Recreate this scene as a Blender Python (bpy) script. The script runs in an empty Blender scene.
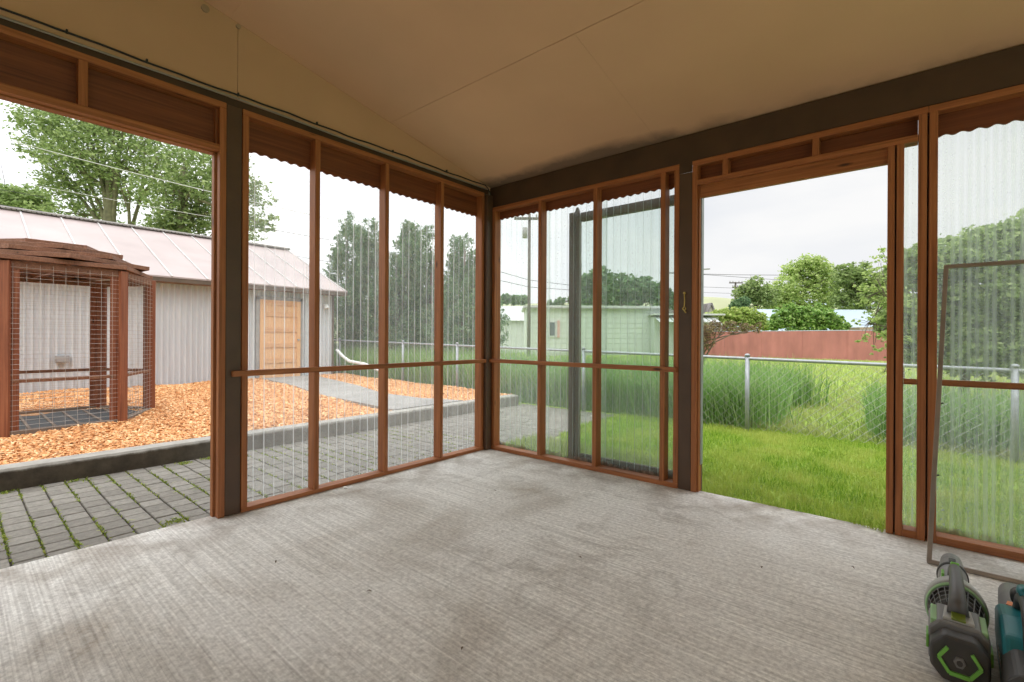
import bpy, bmesh, math, random
import numpy as np
from mathutils import Vector, Matrix
random.seed(7)
RNG = np.random.default_rng(11)
PI = math.pi
S = bpy.context.scene
COL = S.collection

# ------------------------------------------------------------------ camera
FPX, YAW, HOR, ROLL = 469.29, .69743, 337.18, .00548
CAM = Vector((3.2964, -3.5612, 1.15))
cam_d = bpy.data.cameras.new('camera')
cam = bpy.data.objects.new('camera', cam_d)
COL.objects.link(cam)
cam_d.sensor_width = 36
cam_d.lens = 36 * FPX / 1024
cam_d.shift_y = -(341 - HOR) / 1024
cam_d.clip_start = .02
cam_d.clip_end = 2000
cam.matrix_world = Matrix.Translation(CAM) @ Matrix.Rotation(YAW, 4, 'Z') @ Matrix.Rotation(PI / 2, 4, 'X') @ Matrix.Rotation(ROLL, 4, 'Z')
S.camera = cam

# ------------------------------------------------------------------ sky: overcast, brighter overhead
S.view_settings.view_transform = 'Standard'
S.view_settings.look = 'None'
S.view_settings.gamma = 1
S.view_settings.use_curve_mapping = False
S.view_settings.exposure = 0.22
S.cycles.max_bounces = 14
S.cycles.diffuse_bounces = 6
S.cycles.transparent_max_bounces = 24
S.cycles.sample_clamp_indirect = 6
SKY_HORIZON, SKY_ZENITH = .83, 2.6
W = bpy.data.worlds.new('overcast_sky')
S.world = W
W.use_nodes = True
nt = W.node_tree
nt.nodes.clear()
def wn(t, **k):
    n = nt.nodes.new(t)
    for a, b in k.items(): setattr(n, a, b)
    return n
tc = wn('ShaderNodeTexCoord'); sx = wn('ShaderNodeSeparateXYZ')
mr = wn('ShaderNodeMapRange'); mr.inputs[1].default_value = .30; mr.inputs[2].default_value = 1.0
mr.inputs[3].default_value = SKY_HORIZON; mr.inputs[4].default_value = SKY_ZENITH
noi = wn('ShaderNodeTexNoise'); noi.inputs['Scale'].default_value = 2.2; noi.inputs['Detail'].default_value = 5
mp = wn('ShaderNodeMapping'); mp.inputs['Scale'].default_value = (1, 1, 3.2)
cr = wn('ShaderNodeValToRGB')
cr.color_ramp.elements[0].position = .36; cr.color_ramp.elements[0].color = (.86, .885, .93, 1)
cr.color_ramp.elements[1].position = .62; cr.color_ramp.elements[1].color = (1, 1, 1, 1)
# thinner, brighter cloud towards the west (left of the view)
dt = wn('ShaderNodeVectorMath', operation='DOT_PRODUCT'); dt.inputs[1].default_value = (-.96, -.1, .1)
mw = wn('ShaderNodeMapRange'); mw.inputs[1].default_value = .25; mw.inputs[2].default_value = .75
mw.inputs[3].default_value = 1.0; mw.inputs[4].default_value = 1.6
mu = wn('ShaderNodeMath', operation='MULTIPLY')
bg = wn('ShaderNodeBackground'); wo = wn('ShaderNodeOutputWorld')
L = nt.links.new
L(tc.outputs['Generated'], sx.inputs[0]); L(sx.outputs['Z'], mr.inputs[0])
L(tc.outputs['Generated'], mp.inputs[0]); L(mp.outputs[0], noi.inputs['Vector'])
L(noi.outputs[0], cr.inputs[0]); L(tc.outputs['Generated'], dt.inputs[0])
L(dt.outputs['Value'], mw.inputs[0]); L(mr.outputs[0], mu.inputs[0]); L(mw.outputs[0], mu.inputs[1])
L(cr.outputs[0], bg.inputs[0]); L(mu.outputs[0], bg.inputs[1]); L(bg.outputs[0], wo.inputs[0])
sun_d = bpy.data.lights.new('veiled_sun', 'SUN'); sun_d.energy = 1.1; sun_d.angle = math.radians(50); sun_d.color = (1, .97, .92)
sun = bpy.data.objects.new('veiled_sun', sun_d); COL.objects.link(sun)
sun.rotation_euler = (math.radians(38), 0, math.radians(35))

# ------------------------------------------------------------------ helpers
def at(px, py, d):
    """world point d metres deep seen at photo position"""
    F = Vector((-math.sin(YAW), math.cos(YAW), 0)); R = Vector((math.cos(YAW), math.sin(YAW), 0))
    u = px - 512; v = py - HOR; c, s = math.cos(ROLL), math.sin(ROLL)
    u, v = u * c + v * s, -u * s + v * c
    return CAM + F * d + R * (u / FPX * d) + Vector((0, 0, -v / FPX * d))

def link(name, me, mat, parent=None):
    o = bpy.data.objects.new(name, me)
    COL.objects.link(o)
    if mat:
        for m in (mat if isinstance(mat, (list, tuple)) else [mat]): me.materials.append(m)
    if parent: o.parent = parent
    return o
def tag(o, label=None, cat=None, group=None, kind=None):
    if label: o['label'] = label
    if cat: o['category'] = cat
    if group: o['group'] = group
    if kind: o['kind'] = kind
    return o
def empty(name, loc=(0, 0, 0), rz=0):
    o = bpy.data.objects.new(name, None); COL.objects.link(o)
    o.location = loc; o.rotation_euler = (0, 0, rz); o.empty_display_size = .1
    return o

class MB:
    def __init__(s): s.v = []; s.f = []
    def box(s, x0, x1, y0, y1, z0, z1):
        n = len(s.v)
        s.v += [(x0, y0, z0), (x1, y0, z0), (x1, y1, z0), (x0, y1, z0), (x0, y0, z1), (x1, y0, z1), (x1, y1, z1), (x0, y1, z1)]
        s.f += [tuple(n + i for i in q) for q in ((0, 3, 2, 1), (4, 5, 6, 7), (0, 1, 5, 4), (1, 2, 6, 5), (2, 3, 7, 6), (3, 0, 4, 7))]
        return s
    def bar(s, a, b, w, h, up=(0, 0, 1)):
        """rectangular bar from a to b, w wide sideways, h along up"""
        a, b = Vector(a), Vector(b); d = (b - a).normalized(); up = Vector(up)
        r = d.cross(up)
        if r.length < 1e-5: r = d.cross(Vector((1, 0, 0)))
        r.normalize(); u = r.cross(d).normalized()
        n = len(s.v)
        for p in (a, b):
            for i, j in ((-1, -1), (1, -1), (1, 1), (-1, 1)): s.v.append(tuple(p + r * (i * w / 2) + u * (j * h / 2)))
        s.f += [tuple(n + i for i in q) for q in ((0, 1, 2, 3), (7, 6, 5, 4), (0, 4, 5, 1), (1, 5, 6, 2), (2, 6, 7, 3), (3, 7, 4, 0))]
        return s
    def tube(s, pts, rad, k=8, cap=True):
        pts = [Vector(p) for p in pts]
        if not isinstance(rad, (list, tuple)): rad = [rad] * len(pts)
        n0 = len(s.v); pr = None
        for i, p in enumerate(pts):
            d = (pts[min(i + 1, len(pts) - 1)] - pts[max(i - 1, 0)]).normalized()
            if pr is None:
                pr = d.cross(Vector((0, 0, 1)))
                if pr.length < 1e-3: pr = d.cross(Vector((1, 0, 0)))
            pr = (pr - d * pr.dot(d)).normalized(); q = d.cross(pr)
            for j in range(k):
                a = 2 * PI * j / k
                s.v.append(tuple(p + (pr * math.cos(a) + q * math.sin(a)) * rad[i]))
        for i in range(len(pts) - 1):
            for j in range(k):
                a = n0 + i * k + j; b = n0 + i * k + (j + 1) % k
                s.f.append((a, b, b + k, a + k))
        if cap:
            s.f.append(tuple(n0 + j for j in range(k))[::-1]); s.f.append(tuple(n0 + (len(pts) - 1) * k + j for j in range(k)))
        return s
    def prism(s, poly, z0, z1, ax='z'):
        """poly of 2D points extruded along ax"""
        n = len(s.v); m = len(poly)
        for z in (z0, z1):
            for a, b in poly: s.v.append({'z': (a, b, z), 'x': (z, a, b), 'y': (a, z, b)}[ax])
        s.f.append(tuple(n + i for i in range(m))[::-1]); s.f.append(tuple(n + m + i for i in range(m)))
        for i in range(m): s.f.append((n + i, n + (i + 1) % m, n + m + (i + 1) % m, n + m + i))
        return s
    def build(s, name, mat, parent=None, smooth=False, bevel=0, seg=2):
        me = bpy.data.meshes.new(name); me.from_pydata(s.v, [], s.f)
        bm = bmesh.new(); bm.from_mesh(me); bmesh.ops.recalc_face_normals(bm, faces=bm.faces); bm.to_mesh(me); bm.free()
        o = link(name, me, mat, parent)
        if smooth: me.polygons.foreach_set('use_smooth', [True] * len(me.polygons))
        if bevel:
            md = o.modifiers.new('bevel', 'BEVEL'); md.width = bevel; md.segments = seg; md.limit_method = 'ANGLE'; md.angle_limit = .6
        return o
def box(name, mat, b, parent=None, bevel=.002): return MB().box(*b).build(name, mat, parent, bevel=bevel)

def np_mesh(name, V, nq, mat, parent=None):
    """V: (n,4k) quads soup; V shape (nverts,3); nq: (nfaces,4) index array"""
    me = bpy.data.meshes.new(name)
    me.vertices.add(len(V)); me.vertices.foreach_set('co', V.astype(np.float32).ravel())
    me.loops.add(nq.size); me.loops.foreach_set('vertex_index', nq.astype(np.int32).ravel())
    me.polygons.add(len(nq)); me.polygons.foreach_set('loop_start', np.arange(0, nq.size, 4, dtype=np.int32))
    me.update(calc_edges=True)
    return link(name, me, mat, parent)

# ------------------------------------------------------------------ materials
def mat_new(name):
    m = bpy.data.materials.new(name); m.use_nodes = True; t = m.node_tree; t.nodes.clear()
    return m, t
def N(t, ty, ins=None, **k):
    n = t.nodes.new(ty)
    for a, b in k.items(): setattr(n, a, b)
    for a, b in (ins or {}).items():
        if isinstance(b, bpy.types.NodeSocket): t.links.new(b, n.inputs[a])
        else: n.inputs[a].default_value = b
    return n
def ramp(t, fac, stops):
    r = N(t, 'ShaderNodeValToRGB', {0: fac}); e = r.color_ramp.elements
    while len(e) > 1: e.remove(e[-1])
    e[0].position, e[0].color = stops[0][0], (*stops[0][1], 1)
    for p, c in stops[1:]:
        q = e.new(p); q.color = (*c, 1)
    return r.outputs[0]
def out(t, sh, disp=None):
    o = N(t, 'ShaderNodeOutputMaterial'); t.links.new(sh, o.inputs[0]); return o
def srgb(r, g, b):
    f = lambda c: (c / 255 / 12.92) if c / 255 <= .04045 else ((c / 255 + .055) / 1.055) ** 2.4
    return (f(r), f(g), f(b))
def plain(name, col, rough=.6, metal=0, var=.12, scale=6, bump=0, stretch=(1, 1, 1), coat=0, bscale=None):
    m, t = mat_new(name)
    tc = N(t, 'ShaderNodeTexCoord'); mp = N(t, 'ShaderNodeMapping', {0: tc.outputs['Object'], 'Scale': stretch})
    no = N(t, 'ShaderNodeTexNoise', {'Vector': mp.outputs[0], 'Scale': scale, 'Detail': 5})
    lo = tuple(c * (1 - var) for c in col); hi = tuple(min(1, c * (1 + var)) for c in col)
    c = ramp(t, no.outputs[0], [(.3, lo), (.7, hi)])
    p = N(t, 'ShaderNodeBsdfPrincipled', {'Base Color': c, 'Roughness': rough, 'Metallic': metal, 'Coat Weight': coat})
    if bump:
        n2 = N(t, 'ShaderNodeTexNoise', {'Vector': mp.outputs[0], 'Scale': bscale or scale * 6, 'Detail': 4})
        b = N(t, 'ShaderNodeBump', {'Height': n2.outputs[0], 'Strength': bump, 'Distance': .01}); t.links.new(b.outputs[0], p.inputs['Normal'])
    out(t, p.outputs[0]); return m
def wood(name, dark, mid, light, axis, rough=.55, knots=True):
    m, t = mat_new(name)
    st = {'x': (1.2, 16, 16), 'y': (16, 1.2, 16), 'z': (16, 16, 1.2)}[axis]
    tc = N(t, 'ShaderNodeTexCoord'); mp = N(t, 'ShaderNodeMapping', {0: tc.outputs['Object'], 'Scale': st})
    n1 = N(t, 'ShaderNodeTexNoise', {'Vector': mp.outputs[0], 'Scale': 1.6, 'Detail': 7, 'Roughness': .65, 'Distortion': .6})
    st2 = {'x': (.8, 60, 60), 'y': (60, .8, 60), 'z': (60, 60, .8)}[axis]
    mp2 = N(t, 'ShaderNodeMapping', {0: tc.outputs['Object'], 'Scale': st2})
    n2 = N(t, 'ShaderNodeTexNoise', {'Vector': mp2.outputs[0], 'Scale': 1.5, 'Detail': 3})
    ad = N(t, 'ShaderNodeMath', {0: n1.outputs[0], 1: n2.outputs[0]}, operation='ADD')
    hf = N(t, 'ShaderNodeMath', {0: ad.outputs[0], 1: .5}, operation='MULTIPLY')
    c = ramp(t, hf.outputs[0], [(.3, dark), (.48, mid), (.7, light)])
    if knots:
        st3 = {'x': (1.3, 5, 5), 'y': (5, 1.3, 5), 'z': (5, 5, 1.3)}[axis]
        mp3 = N(t, 'ShaderNodeMapping', {0: tc.outputs['Object'], 'Scale': st3})
        vo = N(t, 'ShaderNodeTexVoronoi', {'Vector': mp3.outputs[0], 'Scale': 1.4})
        kr = ramp(t, vo.outputs['Distance'], [(.03, (1, 1, 1)), (.09, (0, 0, 0))])
        mx = N(t, 'ShaderNodeMix', data_type='RGBA'); t.links.new(kr, mx.inputs[0]); t.links.new(c, mx.inputs[6]); mx.inputs[7].default_value = (*[q * .35 for q in dark], 1)
        c = mx.outputs[2]
    b = N(t, 'ShaderNodeBump', {'Height': n2.outputs[0], 'Strength': .25, 'Distance': .003})
    p = N(t, 'ShaderNodeBsdfPrincipled', {'Base Color': c, 'Roughness': rough, 'Normal': b.outputs[0]})
    out(t, p.outputs[0]); return m
RW = ((.15, .045, .012), (.32, .108, .030), (.47, .18, .058))
WX, WY, WZ = (wood('stained_redwood_' + a, *RW, a) for a in 'xyz')
HB = ((.09, .022, .006), (.17, .046, .012), (.24, .072, .02))
BX, BY = (wood('stained_board_' + a, *HB, a, knots=False) for a in 'xy')
BZ = wood('stained_board_z', *HB, 'z', knots=False)

def leafmat(name, c0, c1, c2, trans=.35, patch=None, pscale=.9):
    m, t = mat_new(name)
    g = N(t, 'ShaderNodeNewGeometry')
    c = ramp(t, g.outputs['Random Per Island'], [(0, c0), (.55, c1), (1, c2)])
    if patch:
        pn = N(t, 'ShaderNodeTexNoise', {'Vector': g.outputs['Position'], 'Scale': pscale, 'Detail': 4}); pf = ramp(t, pn.outputs[0], [(.42, (0, 0, 0)), (.62, (.75, .75, .75))])
        mx = N(t, 'ShaderNodeMix', data_type='RGBA'); t.links.new(pf, mx.inputs[0]); t.links.new(c, mx.inputs[6]); mx.inputs[7].default_value = (*patch, 1); c = mx.outputs[2]
    d = N(t, 'ShaderNodeBsdfPrincipled', {'Base Color': c, 'Roughness': .5, 'Specular IOR Level': .3})
    tr = N(t, 'ShaderNodeBsdfTranslucent', {'Color': c})
    mx = N(t, 'ShaderNodeMixShader', {0: trans, 1: d.outputs[0], 2: tr.outputs[0]})
    out(t, mx.outputs[0]); return m

def polymat(name, axis, period, haze, line, tint, milk, wet=.5, dirt=True, rough_mix=.25, phase=0.0, both=False):
    """clear corrugated polycarbonate: corrugation glints painted in milky white, weathered haze, drops"""
    m, t = mat_new(name)
    tc = N(t, 'ShaderNodeTexCoord'); sp = N(t, 'ShaderNodeSeparateXYZ', {0: tc.outputs['Object']})
    u = sp.outputs['X' if axis == 'x' else 'Y']
    fr = N(t, 'ShaderNodeMath', {0: u, 1: 2 * PI / period}, operation='MULTIPLY')
    f2 = N(t, 'ShaderNodeMath', {0: fr.outputs[0], 1: phase}, operation='ADD')
    co = N(t, 'ShaderNodeMath', {0: f2.outputs[0]}, operation='COSINE')
    if both: co = N(t, 'ShaderNodeMath', {0: co.outputs[0]}, operation='ABSOLUTE')
    ln = N(t, 'ShaderNodeMapRange', {0: co.outputs[0], 1: (.25 if both else .90), 2: 1.0, 3: 0.0, 4: line})  # bright glints along the corrugation, painted in as milky lines
    mpl = N(t, 'ShaderNodeMapping', {0: tc.outputs['Object'], 'Scale': (7, 7, .35)}); nl = N(t, 'ShaderNodeTexNoise', {'Vector': mpl.outputs[0], 'Scale': 1.5, 'Detail': 3})
    vl = N(t, 'ShaderNodeMapRange', {0: nl.outputs[0], 1: .35, 2: .65, 3: .35, 4: 1.15}); ln = N(t, 'ShaderNodeMath', {0: ln.outputs[0], 1: vl.outputs[0]}, operation='MULTIPLY')
    mpa = N(t, 'ShaderNodeMapping', {0: tc.outputs['Object'], 'Scale': (9, 9, .6)})
    na = N(t, 'ShaderNodeTexNoise', {'Vector': mpa.outputs[0], 'Scale': 2, 'Detail': 5})
    hz = N(t, 'ShaderNodeMapRange', {0: na.outputs[0], 1: .3, 2: .7, 3: haze * .65, 4: haze * 1.3})
    # spotty rain marks
    nb = N(t, 'ShaderNodeTexNoise', {'Vector': tc.outputs['Object'], 'Scale': 75, 'Detail': 2})
    sb = N(t, 'ShaderNodeMapRange', {0: nb.outputs[0], 1: .58, 2: .7, 3: 0.0, 4: wet})
    a1 = N(t, 'ShaderNodeMath', {0: ln.outputs[0], 1: hz.outputs[0]}, operation='ADD')
    a2 = N(t, 'ShaderNodeMath', {0: a1.outputs[0], 1: sb.outputs[0]}, operation='ADD', use_clamp=True)
    tr = N(t, 'ShaderNodeBsdfTransparent', {'Color': (*tint, 1)})
    tl = N(t, 'ShaderNodeBsdfTranslucent', {'Color': (*milk, 1)})
    df = N(t, 'ShaderNodeBsdfDiffuse', {'Color': (*milk, 1)})
    mk = N(t, 'ShaderNodeMixShader', {0: .22, 1: tl.outputs[0], 2: df.outputs[0]})
    rf = N(t, 'ShaderNodeBsdfRefraction', {'Color': (*tint, 1), 'Roughness': .10, 'IOR': 1.0})
    see = N(t, 'ShaderNodeMixShader', {0: rough_mix, 1: tr.outputs[0], 2: rf.outputs[0]})
    m1 = N(t, 'ShaderNodeMixShader', {0: a2.outputs[0], 1: see.outputs[0], 2: mk.outputs[0]})
    gl = N(t, 'ShaderNodeBsdfGlossy', {'Roughness': .12})
    fz = N(t, 'ShaderNodeFresnel', {'IOR': 1.35})
    m2 = N(t, 'ShaderNodeMixShader', {0: fz.outputs[0], 1: m1.outputs[0], 2: gl.outputs[0]})
    sh = m2.outputs[0]
    if dirt:
        nz = N(t, 'ShaderNodeTexNoise', {'Vector': tc.outputs['Object'], 'Scale': 9, 'Detail': 6})
        zz = N(t, 'ShaderNodeMapRange', {0: sp.outputs['Z'], 1: .03, 2: .13, 3: 1.0, 4: 0.0})
        ml = N(t, 'ShaderNodeMath', {0: zz.outputs[0], 1: nz.outputs[0]}, operation='MULTIPLY')
        mr = N(t, 'ShaderNodeMapRange', {0: ml.outputs[0], 1: .28, 2: .5, 3: 0.0, 4: .85})
        dd = N(t, 'ShaderNodeBsdfDiffuse', {'Color': (.27, .18, .12, 1)})
        m3 = N(t, 'ShaderNodeMixShader', {0: mr.outputs[0], 1: sh, 2: dd.outputs[0]}); sh = m3.outputs[0]
    out(t, sh); return m

def concrete_floor():
    m, t = mat_new('broomed_concrete')
    tc = N(t, 'ShaderNodeTexCoord'); ob = tc.outputs['Object']
    big = N(t, 'ShaderNodeTexNoise', {'Vector': ob, 'Scale': .9, 'Detail': 8, 'Roughness': .62, 'Distortion': .7})
    c = ramp(t, big.outputs[0], [(.30, (.40, .345, .28)), (.39, (.55, .525, .475)), (.50, (.71, .70, .66)), (.72, (.80, .80, .77))])
    # dark dried puddle rings
    v = N(t, 'ShaderNodeTexNoise', {'Vector': ob, 'Scale': 1.25, 'Detail': 3, 'Distortion': 1.5})
    rg = ramp(t, v.outputs[0], [(.46, (0, 0, 0)), (.5, (1, 1, 1)), (.56, (0, 0, 0))])
    gt = N(t, 'ShaderNodeTexNoise', {'Vector': ob, 'Scale': .7, 'Detail': 2}); gr = ramp(t, gt.outputs[0], [(.46, (0, 0, 0)), (.6, (.28, .28, .28))])
    rm = N(t, 'ShaderNodeMath', {0: rg, 1: gr}, operation='MULTIPLY')
    mx = N(t, 'ShaderNodeMix', data_type='RGBA'); t.links.new(rm.outputs[0], mx.inputs[0]); t.links.new(c, mx.inputs[6]); mx.inputs[7].default_value = (.22, .19, .155, 1)
    # broom streaks running across (along X)
    mp = N(t, 'ShaderNodeMapping', {0: ob, 'Scale': (.8, 95, 1)})
    br = N(t, 'ShaderNodeTexNoise', {'Vector': mp.outputs[0], 'Scale': 1, 'Detail': 3, 'Roughness': .6})
    ms = N(t, 'ShaderNodeMapping', {0: ob, 'Scale': (1, 1, 1)})
    sp = N(t, 'ShaderNodeTexNoise', {'Vector': ms.outputs[0], 'Scale': 45, 'Detail': 6, 'Roughness': .75})
    bc = ramp(t, br.outputs[0], [(.32, (.78, .77, .76)), (.66, (1.12, 1.12, 1.12))])
    sc = ramp(t, sp.outputs[0], [(.3, (.62, .61, .60)), (.65, (1.18, 1.18, 1.18))])
    m1 = N(t, 'ShaderNodeMix', data_type='RGBA', blend_type='MULTIPLY'); m1.inputs[0].default_value = 1; t.links.new(mx.outputs[2], m1.inputs[6]); t.links.new(bc, m1.inputs[7])
    m2 = N(t, 'ShaderNodeMix', data_type='RGBA', blend_type='MULTIPLY'); m2.inputs[0].default_value = 1; t.links.new(m1.outputs[2], m2.inputs[6]); t.links.new(sc, m2.inputs[7])
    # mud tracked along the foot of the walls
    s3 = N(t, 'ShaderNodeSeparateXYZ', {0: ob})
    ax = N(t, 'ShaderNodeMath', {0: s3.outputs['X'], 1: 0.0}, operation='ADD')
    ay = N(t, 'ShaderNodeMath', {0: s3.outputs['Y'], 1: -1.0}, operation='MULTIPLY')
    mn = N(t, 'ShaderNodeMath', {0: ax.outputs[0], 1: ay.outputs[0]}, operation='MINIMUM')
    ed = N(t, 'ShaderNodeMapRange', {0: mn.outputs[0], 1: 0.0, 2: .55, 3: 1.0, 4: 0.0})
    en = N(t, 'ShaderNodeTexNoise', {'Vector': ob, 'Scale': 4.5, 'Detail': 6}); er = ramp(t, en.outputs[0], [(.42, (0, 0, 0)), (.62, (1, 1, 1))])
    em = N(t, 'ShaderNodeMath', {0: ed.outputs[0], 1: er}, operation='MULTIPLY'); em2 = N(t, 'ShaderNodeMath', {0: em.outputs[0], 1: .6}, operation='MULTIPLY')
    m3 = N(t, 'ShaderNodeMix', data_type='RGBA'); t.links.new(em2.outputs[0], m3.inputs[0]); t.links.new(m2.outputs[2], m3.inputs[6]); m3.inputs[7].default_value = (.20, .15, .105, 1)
    hh = N(t, 'ShaderNodeMath', {0: br.outputs[0], 1: sp.outputs[0]}, operation='ADD')
    b = N(t, 'ShaderNodeBump', {'Height': hh.outputs[0], 'Strength': .45, 'Distance': .004})
    p = N(t, 'ShaderNodeBsdfPrincipled', {'Base Color': m3.outputs[2], 'Roughness': .82, 'Specular IOR Level': .35, 'Normal': b.outputs[0]})
    out(t, p.outputs[0]); return m

def ceiling_mat():
    m, t = mat_new('ceiling_board')
    tc = N(t, 'ShaderNodeTexCoord'); ob = tc.outputs['Object']; s3 = N(t, 'ShaderNodeSeparateXYZ', {0: ob})
    n1 = N(t, 'ShaderNodeTexNoise', {'Vector': ob, 'Scale': 1.2, 'Detail': 4}); c = ramp(t, n1.outputs[0], [(.3, (.60, .37, .215)), (.7, (.67, .42, .245))])
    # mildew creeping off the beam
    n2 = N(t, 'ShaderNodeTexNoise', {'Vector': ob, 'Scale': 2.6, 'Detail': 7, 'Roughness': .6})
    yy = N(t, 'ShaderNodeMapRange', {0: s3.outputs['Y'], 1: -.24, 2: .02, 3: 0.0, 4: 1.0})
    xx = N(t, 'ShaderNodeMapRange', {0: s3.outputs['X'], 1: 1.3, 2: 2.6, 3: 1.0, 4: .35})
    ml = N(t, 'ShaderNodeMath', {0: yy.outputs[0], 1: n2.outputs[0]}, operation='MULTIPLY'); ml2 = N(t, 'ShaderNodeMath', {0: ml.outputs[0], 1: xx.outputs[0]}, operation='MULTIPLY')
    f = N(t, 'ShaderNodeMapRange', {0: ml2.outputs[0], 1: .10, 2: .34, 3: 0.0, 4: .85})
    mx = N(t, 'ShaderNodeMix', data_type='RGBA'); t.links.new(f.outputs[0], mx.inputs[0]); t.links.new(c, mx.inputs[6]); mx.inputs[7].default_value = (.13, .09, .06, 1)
    p = N(t, 'ShaderNodeBsdfPrincipled', {'Base Color': mx.outputs[2], 'Roughness': .75}); out(t, p.outputs[0]); return m
M_floor = concrete_floor()
M_ceil = ceiling_mat()
M_gable = plain('gable_board', (.54, .335, .20), .8, var=.05, scale=1.5)
M_beam = plain('dark_brown_paint', (.062, .032, .014), .5, var=.25, scale=3)
M_post = plain('brown_painted_post', (.085, .046, .024), .45, var=.15, scale=5)
M_black = plain('black_rubber', (.015, .015, .016), .6)
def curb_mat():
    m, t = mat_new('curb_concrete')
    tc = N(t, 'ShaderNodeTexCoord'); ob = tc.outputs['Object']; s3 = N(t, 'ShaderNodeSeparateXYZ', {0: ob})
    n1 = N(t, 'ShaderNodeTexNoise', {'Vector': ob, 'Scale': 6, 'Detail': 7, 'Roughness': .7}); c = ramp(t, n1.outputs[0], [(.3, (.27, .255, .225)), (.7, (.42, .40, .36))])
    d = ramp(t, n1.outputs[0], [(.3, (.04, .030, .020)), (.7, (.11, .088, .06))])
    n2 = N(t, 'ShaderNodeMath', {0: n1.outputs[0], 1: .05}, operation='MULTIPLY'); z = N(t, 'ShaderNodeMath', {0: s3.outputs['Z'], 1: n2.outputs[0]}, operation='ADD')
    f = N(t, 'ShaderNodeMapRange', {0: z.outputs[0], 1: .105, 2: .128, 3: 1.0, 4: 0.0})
    # darker lower part is strongest near the opening and fades along the curb
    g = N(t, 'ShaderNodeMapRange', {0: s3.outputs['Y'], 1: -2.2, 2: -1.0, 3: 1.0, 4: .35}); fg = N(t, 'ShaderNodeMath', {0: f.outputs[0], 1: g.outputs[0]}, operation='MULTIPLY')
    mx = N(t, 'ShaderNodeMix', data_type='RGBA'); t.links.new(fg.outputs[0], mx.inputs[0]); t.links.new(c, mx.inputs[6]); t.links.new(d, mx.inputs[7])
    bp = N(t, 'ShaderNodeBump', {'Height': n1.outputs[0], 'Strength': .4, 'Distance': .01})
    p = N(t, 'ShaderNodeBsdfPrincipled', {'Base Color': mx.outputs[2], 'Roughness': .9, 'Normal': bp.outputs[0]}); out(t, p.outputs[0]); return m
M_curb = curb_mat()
M_pave = None
def paver_mat():
    m, t = mat_new('grey_paver')
    g = N(t, 'ShaderNodeNewGeometry'); tc = N(t, 'ShaderNodeTexCoord')
    c = ramp(t, g.outputs['Random Per Island'], [(0, (.185, .170, .147)), (1, (.245, .228, .20))])
    no = N(t, 'ShaderNodeTexNoise', {'Vector': tc.outputs['Object'], 'Scale': 30, 'Detail': 8, 'Roughness': .8})
    cc = ramp(t, no.outputs[0], [(.35, (.7, .7, .68)), (.65, (1.2, 1.2, 1.18))])
    mx = N(t, 'ShaderNodeMix', data_type='RGBA', blend_type='MULTIPLY'); mx.inputs[0].default_value = 1; t.links.new(c, mx.inputs[6]); t.links.new(cc, mx.inputs[7])
    b = N(t, 'ShaderNodeBump', {'Height': no.outputs[0], 'Strength': .4, 'Distance': .004})
    p = N(t, 'ShaderNodeBsdfPrincipled', {'Base Color': mx.outputs[2], 'Roughness': .9, 'Normal': b.outputs[0]}); out(t, p.outputs[0]); return m
M_pave = paver_mat()
M_soil = plain('dark_soil', (.06, .05, .035), .95, var=.4, scale=20)
M_galv = plain('galvanised_steel', (.36, .38, .40), .5, metal=.5, var=.12, scale=20)
M_wire = plain('galvanised_wire', (.45, .45, .43), .5, metal=.5)
M_chipbase = plain('bark_bed', (.50, .25, .10), .9, var=.35, scale=40, bump=.5)
M_chip = leafmat('bark_chip', (.50, .20, .06), (.88, .44, .18), (.97, .68, .38), .0)
M_lawnbase = plain('lawn_soil', (.26, .36, .06), .95, var=.35, scale=8, bump=.5)
M_grass = leafmat('mown_grass', (.16, .31, .03), (.30, .46, .045), (.50, .60, .12), .4, (.52, .56, .14), 1.6)
M_rough_grass = leafmat('rough_grass', (.22, .32, .07), (.36, .46, .12), (.52, .57, .20), .4, (.50, .49, .22), .8)
M_tall = leafmat('tall_grass', (.12, .25, .06), (.26, .45, .13), (.45, .58, .25), .35)
M_moss = leafmat('joint_moss', (.14, .20, .03), (.26, .34, .05), (.42, .46, .10), .3)

# ================================================================== LARGE STRUCTURE
floor = box('floor', M_floor, (-.10, 7.5, -6.6, .07, -.16, 0), bevel=.006); floor['kind'] = 'structure'
SL = .195; ZC = 2.695
cb = MB()
def zc(y): return ZC - SL * y
# ceiling boards with open joints: cut at y=-1.22, y=-2.44... and x joints
ys = [.12, -1.22, -2.44, -3.66, -4.88, -6.5]
for i in range(5):
    y1, y0 = ys[i], ys[i + 1]
    xs = [-.0, 1.80, 4.24, 7.5] if i % 2 == 0 else [-.0, 3.02, 5.4, 7.5]
    for j in range(3):
        x0, x1 = xs[j] + .0005, xs[j + 1] - .0005
        a, b = y0 + (.0022 if i == 0 else .0003), y1 - (.0022 if i == 1 else .0003)
        n = len(cb.v)
        cb.v += [(x0, a, zc(a)), (x1, a, zc(a)), (x1, b, zc(b)), (x0, b, zc(b)), (x0, a, zc(a) + .012), (x1, a, zc(a) + .012), (x1, b, zc(b) + .012), (x0, b, zc(b) + .012)]
        cb.f += [tuple(n + q for q in f) for f in ((0, 1, 2, 3), (7, 6, 5, 4), (0, 4, 5, 1), (1, 5, 6, 2), (2, 6, 7, 3), (3, 7, 4, 0))]
ceiling = cb.build('ceiling', M_ceil); ceiling['kind'] = 'structure'
rb = MB(); n = 0
rb.v = [(-.35, -6.6, zc(-6.6) + .015), (7.6, -6.6, zc(-6.6) + .015), (7.6, .35, zc(.35) + .015), (-.35, .35, zc(.35) + .015)]
rb.v += [(x, y, z + .12) for x, y, z in rb.v]
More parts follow.
